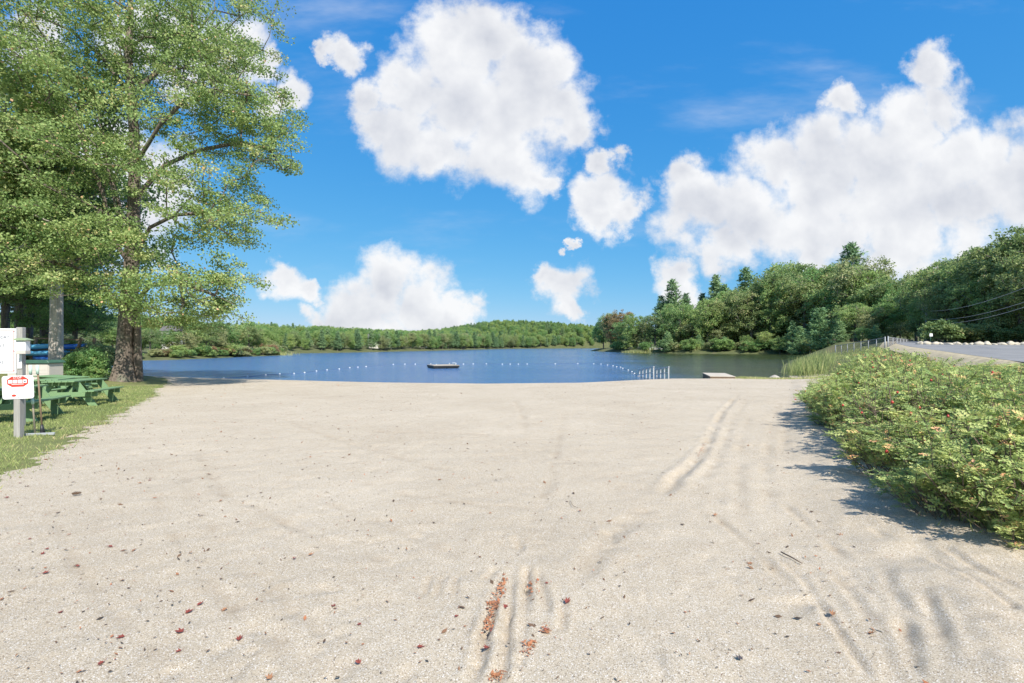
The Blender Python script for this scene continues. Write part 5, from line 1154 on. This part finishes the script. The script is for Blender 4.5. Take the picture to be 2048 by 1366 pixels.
# ------------------------------------------------------------------ things on and by the water
def build_raft():
    Y = 59.5; x = (886 - CX) / F * Y; t = thing('swim_raft', 'square floating swim raft with black sides on the lake', 'raft', (x, Y, 0), math.radians(24)); a = 1.6
    for q in range(16): ob('deck_board', DB if q else None, t) if False else None
    bd = MB().box((-0.095, -a, 0.0), (0.095, a, 0.045)).mesh('deck_board', M['deck_wood'])
    for q in range(16): ob('deck_board', bd, t, (-a + 0.1 + q * 0.2, 0, 0.338))
    sk = MB(); sk.box((-a, -a, 0.12), (a, -a + 0.06, 0.335)); sk.box((-a, a - 0.06, 0.12), (a, a, 0.335)); sk.box((-a, -a + 0.062, 0.12), (-a + 0.06, a - 0.062, 0.335)); sk.box((a - 0.06, -a + 0.062, 0.12), (a, a - 0.062, 0.335)); ob('frame', sk.mesh('frame', M['black']), t)
    for sx in (-0.8, 0.8):
        for sy in (-0.8, 0.8): ob('float', MB().box((sx - 0.72, sy - 0.72, -0.25), (sx + 0.72, sy + 0.72, 0.30)).mesh('float', M['black'], bevel=0.04), t)
    for sx, sy in ((-1.2, -1.3), (1.2, -1.3), (-1.2, 1.3), (1.2, 1.3)): ob('cleat', MB().tube([(sx, sy, 0.37), (sx, sy, 0.56)], 0.05, 8).mesh('cleat', M['galv'], True), t)
    ob('ladder', MB().tube([(a + 0.05, -0.25, -0.3), (a + 0.05, -0.25, 0.6), (a - 0.35, -0.25, 0.6), (a - 0.35, -0.25, 0.37)], 0.025, 6).tube([(a + 0.05, 0.25, -0.3), (a + 0.05, 0.25, 0.6), (a - 0.35, 0.25, 0.6), (a - 0.35, 0.25, 0.37)], 0.025, 6).tube([(a + 0.05, -0.25, 0.05), (a + 0.05, 0.25, 0.05)], 0.02, 6).mesh('ladder', M['galv'], True), t)
build_raft()
def build_buoys():
    A = [(30,638),(225,625),(375,612),(490,603),(607,600),(693,592),(790,580),(877,571),(977,563),(1063,553),(1130,548),(1197,543),(1420,525),(1515,523),(1600,523)]
    B = [(110,523),(190,521),(298,521),(428,523),(493,523),(560,523),(632,522),(862,520),(1047,518),(1177,520),(1237,523),(1290,531),(1335,537),(1365,545),(1397,549),(1415,558),(1460,573),(1490,586),(1510,600),(1537,622)]
    pts = [(440 + x / 4.096, 600 + y / 4.096 + 0.8) for x, y in A] + [(900 + x / 4.096, 600 + y / 4.096 + 0.8) for x, y in B]
    me = MB().lathe([(0.02,-0.09),(0.07,-0.07),(0.095,-0.02),(0.095,0.03),(0.07,0.075),(0.02,0.09)], 12).mesh('buoy', M['buoy'], True); P = []
    for px, py in pts:
        u, v = ray(px, py); Y = -CAMZ / v; x = u * Y
        if lakes(np.array([x]), np.array([Y]))[0] > -0.2: Y += 0.6; x = u * Y
        P.append((x, Y)); o = ob('buoy', me, None, (x, Y, 0.04), random.uniform(0, 6), 'small white float on the swimming area rope', 'buoy', 'white floats marking the swimming area'); s = min(1.25, 0.75 + Y / 150); o.scale = (s * 0.8, s * 0.8, s * 0.62); o.location.z = 0.015
    mb = MB(); mb.tube([(x, y, 0.012) for x, y in P], 0.012, 4); ob('float_rope', mb.mesh('float_rope', M['rope']), None, None, None, 'thin dark rope joining the white swimming floats', 'rope')
build_buoys()
def build_shore_things():
    # two handrails running down into the water
    for px, lab in ((1307, 'white metal handrail into the water on the buoy rope side'), (1337, 'white metal handrail into the water on the dock side')):
        Y = 39.2; x = (px - CX) / F * Y; t = thing('handrail', lab, 'handrail', (x, Y, 0.0), 0.02)
        top = lambda d: 0.98 - 0.115 * d; pts = [0, 1.0, 2.0, 3.0, 4.0]
        for d in pts: ob('post', MB().box((-0.045, d - 0.045, min(-0.02, g(x, Y + d) - 0.1)), (0.045, d + 0.045, top(d))).mesh('post', M['galv']), t)
        ob('top_rail', MB().bar((0, -0.1, top(0) + 0.035), (0, 4.1, top(4) + 0.035), 0.10, 0.06).mesh('top_rail', M['galv']), t); ob('middle_rail', MB().bar((-0.06, -0.1, top(0) - 0.42), (-0.06, 4.1, top(4) - 0.42), 0.03, 0.08).mesh('middle_rail', M['galv']), t)
    # wooden landing at the edge of the sand
    Y0, Y1 = 37.6, 42.8; xa = (1420 - CX) / F * Y0; xb = (1467 - CX) / F * Y0; w = xb - xa; z = at_depth(1440, 752.2, Y0).z
    t = thing('landing_dock', 'low pale wooden landing stage at the edge of the sand', 'dock', (xa, Y0, 0), math.radians(-15))
    bd = MB().box((-0.0, 0.0, 0.0), (w, 0.245, 0.05)).mesh('deck_board', wood('landing_wood', (0.52, 0.46, 0.38), 0.15, 'X', 0.85)); n = int((Y1 - Y0) / 0.26)
    for q in range(n): ob('deck_board', bd, t, (0, q * 0.26, z - 0.05))
    ob('frame', MB().box((0.03, 0.04, -0.35), (0.12, n * 0.26 - 0.05, z - 0.052)).box((w - 0.12, 0.04, -0.35), (w - 0.03, n * 0.26 - 0.05, z - 0.052)).box((0.122, 0.04, 0.05), (w - 0.122, 0.12, z - 0.052)).mesh('frame', M['brown_wood']), t)
    # boulder
    def boulder(x, y, r, mat, seed, label, group=None, flat=0.7):
        rg = np.random.default_rng(seed); k = 14; V = []
        for i in range(9):
            th = math.pi * i / 8
            for j in range(k):
                a = 2 * math.pi * j / k; d = np.array([math.sin(th)*math.cos(a), math.sin(th)*math.sin(a), math.cos(th)]); n = 1 + 0.16 * math.sin(d[0]*3.1+seed) + 0.13 * math.sin(d[1]*4.3+2*seed) + 0.08 * math.sin(d[2]*5+d[0]*4+seed) + 0.03 * rg.normal() * (0 < i < 8)
                V.append(tuple(d * n * r * np.array([1, 0.85, flat])))
        mb = MB(); mb.add(V, [(i*k+j, (i+1)*k+j, (i+1)*k+(j+1)%k, i*k+(j+1)%k) for i in range(8) for j in range(k)]); ob('boulder', mb.mesh('boulder', mat, True), None, (x, y, g(x, y) + r * flat * 0.25), seed, label, 'boulder', group)
    x, y = spot(1546, 38.6); boulder(x, y, 0.46, M['rock'], 3, 'single grey boulder on the grass at the cove edge')
    for q in range(17):
        px = 1838 + q * 15 + random.uniform(-3, 3); Y = 57 - 0.4 * q * 0.6; x, y = spot(px, Y); boulder(x, y, random.uniform(0.3, 0.55), M['palerock'], 20 + q, 'pale boulder in the row along the far edge of the road', 'boulders edging the road', 0.6)
    x, y = spot(1300, 190); y = 190; t = thing('white_dock_rail', 'small white railing on the opposite bank under the pines', 'railing', (x + 0, y, max(g(x, y), 0.1)), 0.1)
    for q in range(6): ob('post', MB().box((q*1.0 - 0.09, -0.06, -0.3), (q*1.0 + 0.09, 0.06, 1.3)).mesh('post', M['white']), t)
    for zz in (0.55, 1.2): ob('rail', MB().box((-0.2, -0.09, zz), (5.2, -0.061, zz + 0.16)).mesh('rail', M['white']), t)
build_shore_things()

# ------------------------------------------------------------------ fence, pole, wires, road sign
def build_fence():
    def seg(A, B, n, H, label, diag=0.085):
        A = Vector(A); B = Vector(B); t = thing('chain_link_fence', label, 'fence', A); d = B - A; Lh = math.hypot(d.x, d.y)
        for q in range(n + 1):
            p = d * (q / n); r = 0.055 if q in (0, n) else 0.038; ob('post', MB().tube([p + Vector((0,0,-0.4)), p + Vector((0,0,H + (0.12 if q in (0, n) else 0)))], r, 8).mesh('post', M['fence'], True), t)
        ob('top_rail', MB().tube([Vector((0,0,H)), d + Vector((0,0,H))], 0.03, 6).mesh('top_rail', M['fence'], True), t)
        mb = MB(); m = int(Lh / diag); u = d / Lh
        for s in (1, -1):
            for q in range(-int(H / diag), m + int(H / diag)):
                x0 = q * diag; x1 = x0 + s * H; z0, z1 = 0.04, H
                # clip to the length of the fence
                if x0 < 0 and x1 < 0 or x0 > Lh and x1 > Lh: continue
                def cl(x): return 0.04 + (H - 0.04) * (x - x0) / (x1 - x0)
                a, za, b, zb = x0, z0, x1, z1
                if a < 0: a, za = 0, cl(0)
                if a > Lh: a, za = Lh, cl(Lh)
                if b < 0: b, zb = 0, cl(0)
                if b > Lh: b, zb = Lh, cl(Lh)
                if abs(a - b) < 0.02: continue
                mb.tube([u * a + Vector((0, 0, za)), u * b + Vector((0, 0, zb))], 0.0022, 3, False)
        ob('wire_mesh', mb.mesh('wire_mesh', M['screw']), t)
    def base(px, top, Y, H): p = at_depth(px, top, Y); return (p.x, p.y, p.z - H)
    H = 1.25
    seg(base(1671, 692, 66, H), base(1770, 675.5, 52, H), 7, H, 'galvanised chain link fence rising along the cove edge to the road')
    seg(base(1776, 674.5, 53, H), base(1826, 680, 88, H), 8, H, 'galvanised chain link fence running beside the road into the trees', 0.12)
    # embankment under the fence
build_fence()
def build_pole():
    Y = 82.0; x = (1853 - CX) / F * Y; z = g(x, Y); top = at_depth(1853, 610, Y).z
    t = thing('utility_pole', 'grey wooden utility pole in the shade of the oaks by the road', 'pole', (x, Y, z))
    ob('shaft', MB().tube([(0, 0, -0.5), (0, 0, top - z)], [0.17, 0.12], 10).mesh('shaft', M['grey_wood'], True), t); ob('crossarm', MB().box((-1.0, -0.18, top - z - 0.9), (1.0, -0.125, top - z - 0.78)).mesh('crossarm', M['grey_wood']), t)
    for sx in (-0.85, 0.85): ob('insulator', MB().lathe([(0.03, 0), (0.07, 0.06), (0.07, 0.14), (0.03, 0.2)], 8).mesh('insulator', M['white'], True), t, (sx, -0.15, top - z - 0.78))
    x2, y2 = 44.0, 38.0; z2 = g(x2, y2); t2 = thing('utility_pole', 'grey wooden utility pole at the roadside where the cables rise', 'pole', (x2, y2, z2)); ob('shaft', MB().tube([(0, 0, -0.5), (0, 0, 7.4)], [0.17, 0.12], 10).mesh('shaft', M['grey_wood'], True), t2)
    for q, (pz, ey, lab) in enumerate([(622, 566, 'topmost cable sagging from the pole over the road'), (638, 596, 'middle cable sagging from the pole over the road'), (646, 606, 'lowest cable sagging from the pole over the road')]):
        a = at_depth(1853, pz, Y); e = at_depth(2048, ey + 6, 43.5); b = Vector((x2, y2, e.z + 0.75)); pts = []
        for k in range(21):
            u = k / 20; p = a.lerp(b, u); p.z -= 4 * u * (1 - u) * 0.95; pts.append(p)
        o = MB(); o.tube([p - a for p in pts], 0.02, 5); ob('overhead_cable', o.mesh('overhead_cable', M['wire'], True), None, a, None, lab, 'cable')
    Ys = 64.0; x = (1861 - CX) / F * Ys; z = g(x, Ys); tz = at_depth(1861, 667, Ys).z; t = thing('road_sign', 'small white rectangular sign on a thin post beside the road', 'sign', (x, Ys, z), 0.1)
    ob('post', MB().tube([(0, 0, -0.2), (0, 0, tz - z)], 0.035, 8).mesh('post', M['lidgreen'], True), t); ob('panel', MB().box((-0.2, -0.065, tz - z - 0.38), (0.24, -0.04, tz - z)).mesh('panel', M['white'], bevel=0.004), t)
build_pole()

# ------------------------------------------------------------------ houses far off
def house(px, Y, w, d, h, label, rz=0.0, up=0.0):
    x, y = spot(px, Y); t = thing('lake_house', label, 'house', (x, y, g(x, y) + up), rz)
    ob('wall', MB().box((-w/2, -d/2, -1 - up), (w/2, d/2, h)).mesh('wall', M['housewall']), t)
    rf = MB(); rf.add([(-w/2-0.4, -d/2-0.4, h), (w/2+0.4, -d/2-0.4, h), (w/2+0.4, d/2+0.4, h), (-w/2-0.4, d/2+0.4, h), (-w/2-0.4, 0, h+d*0.35), (w/2+0.4, 0, h+d*0.35)], [(0,1,5,4),(2,3,4,5),(0,4,3),(1,2,5),(0,3,2,1)]); ob('roof', rf.mesh('roof', M['roof']), t)
    for k in range(3):
        wx = -w/3 + k * w/3; wn = ob('window', MB().box((-0.55, -0.06, 0), (0.55, 0.0, 1.3)).mesh('window', M['white']), t, (wx, -d/2 - 0.002, h - 2.0)); ob('pane', MB().box((-0.45, -0.08, 0.1), (0.45, -0.062, 1.2)).mesh('pane', M['pane']), wn)
house(347, 118, 3.4, 4, 3.6, 'white house half hidden in trees on the shore beyond the maple', 0.2, 1.0)
house(748, 236, 5.0, 6, 4.4, 'pale house at the water edge of the far shore', 0.3, 0.3)
house(845, 290, 4.5, 5, 3.2, 'small low house among trees on the far shore', 0.0, 0.3)
house(985, 470, 8.0, 5, 2.8, 'low white beach house on the distant shore below the hill', 0.1, 0.3)
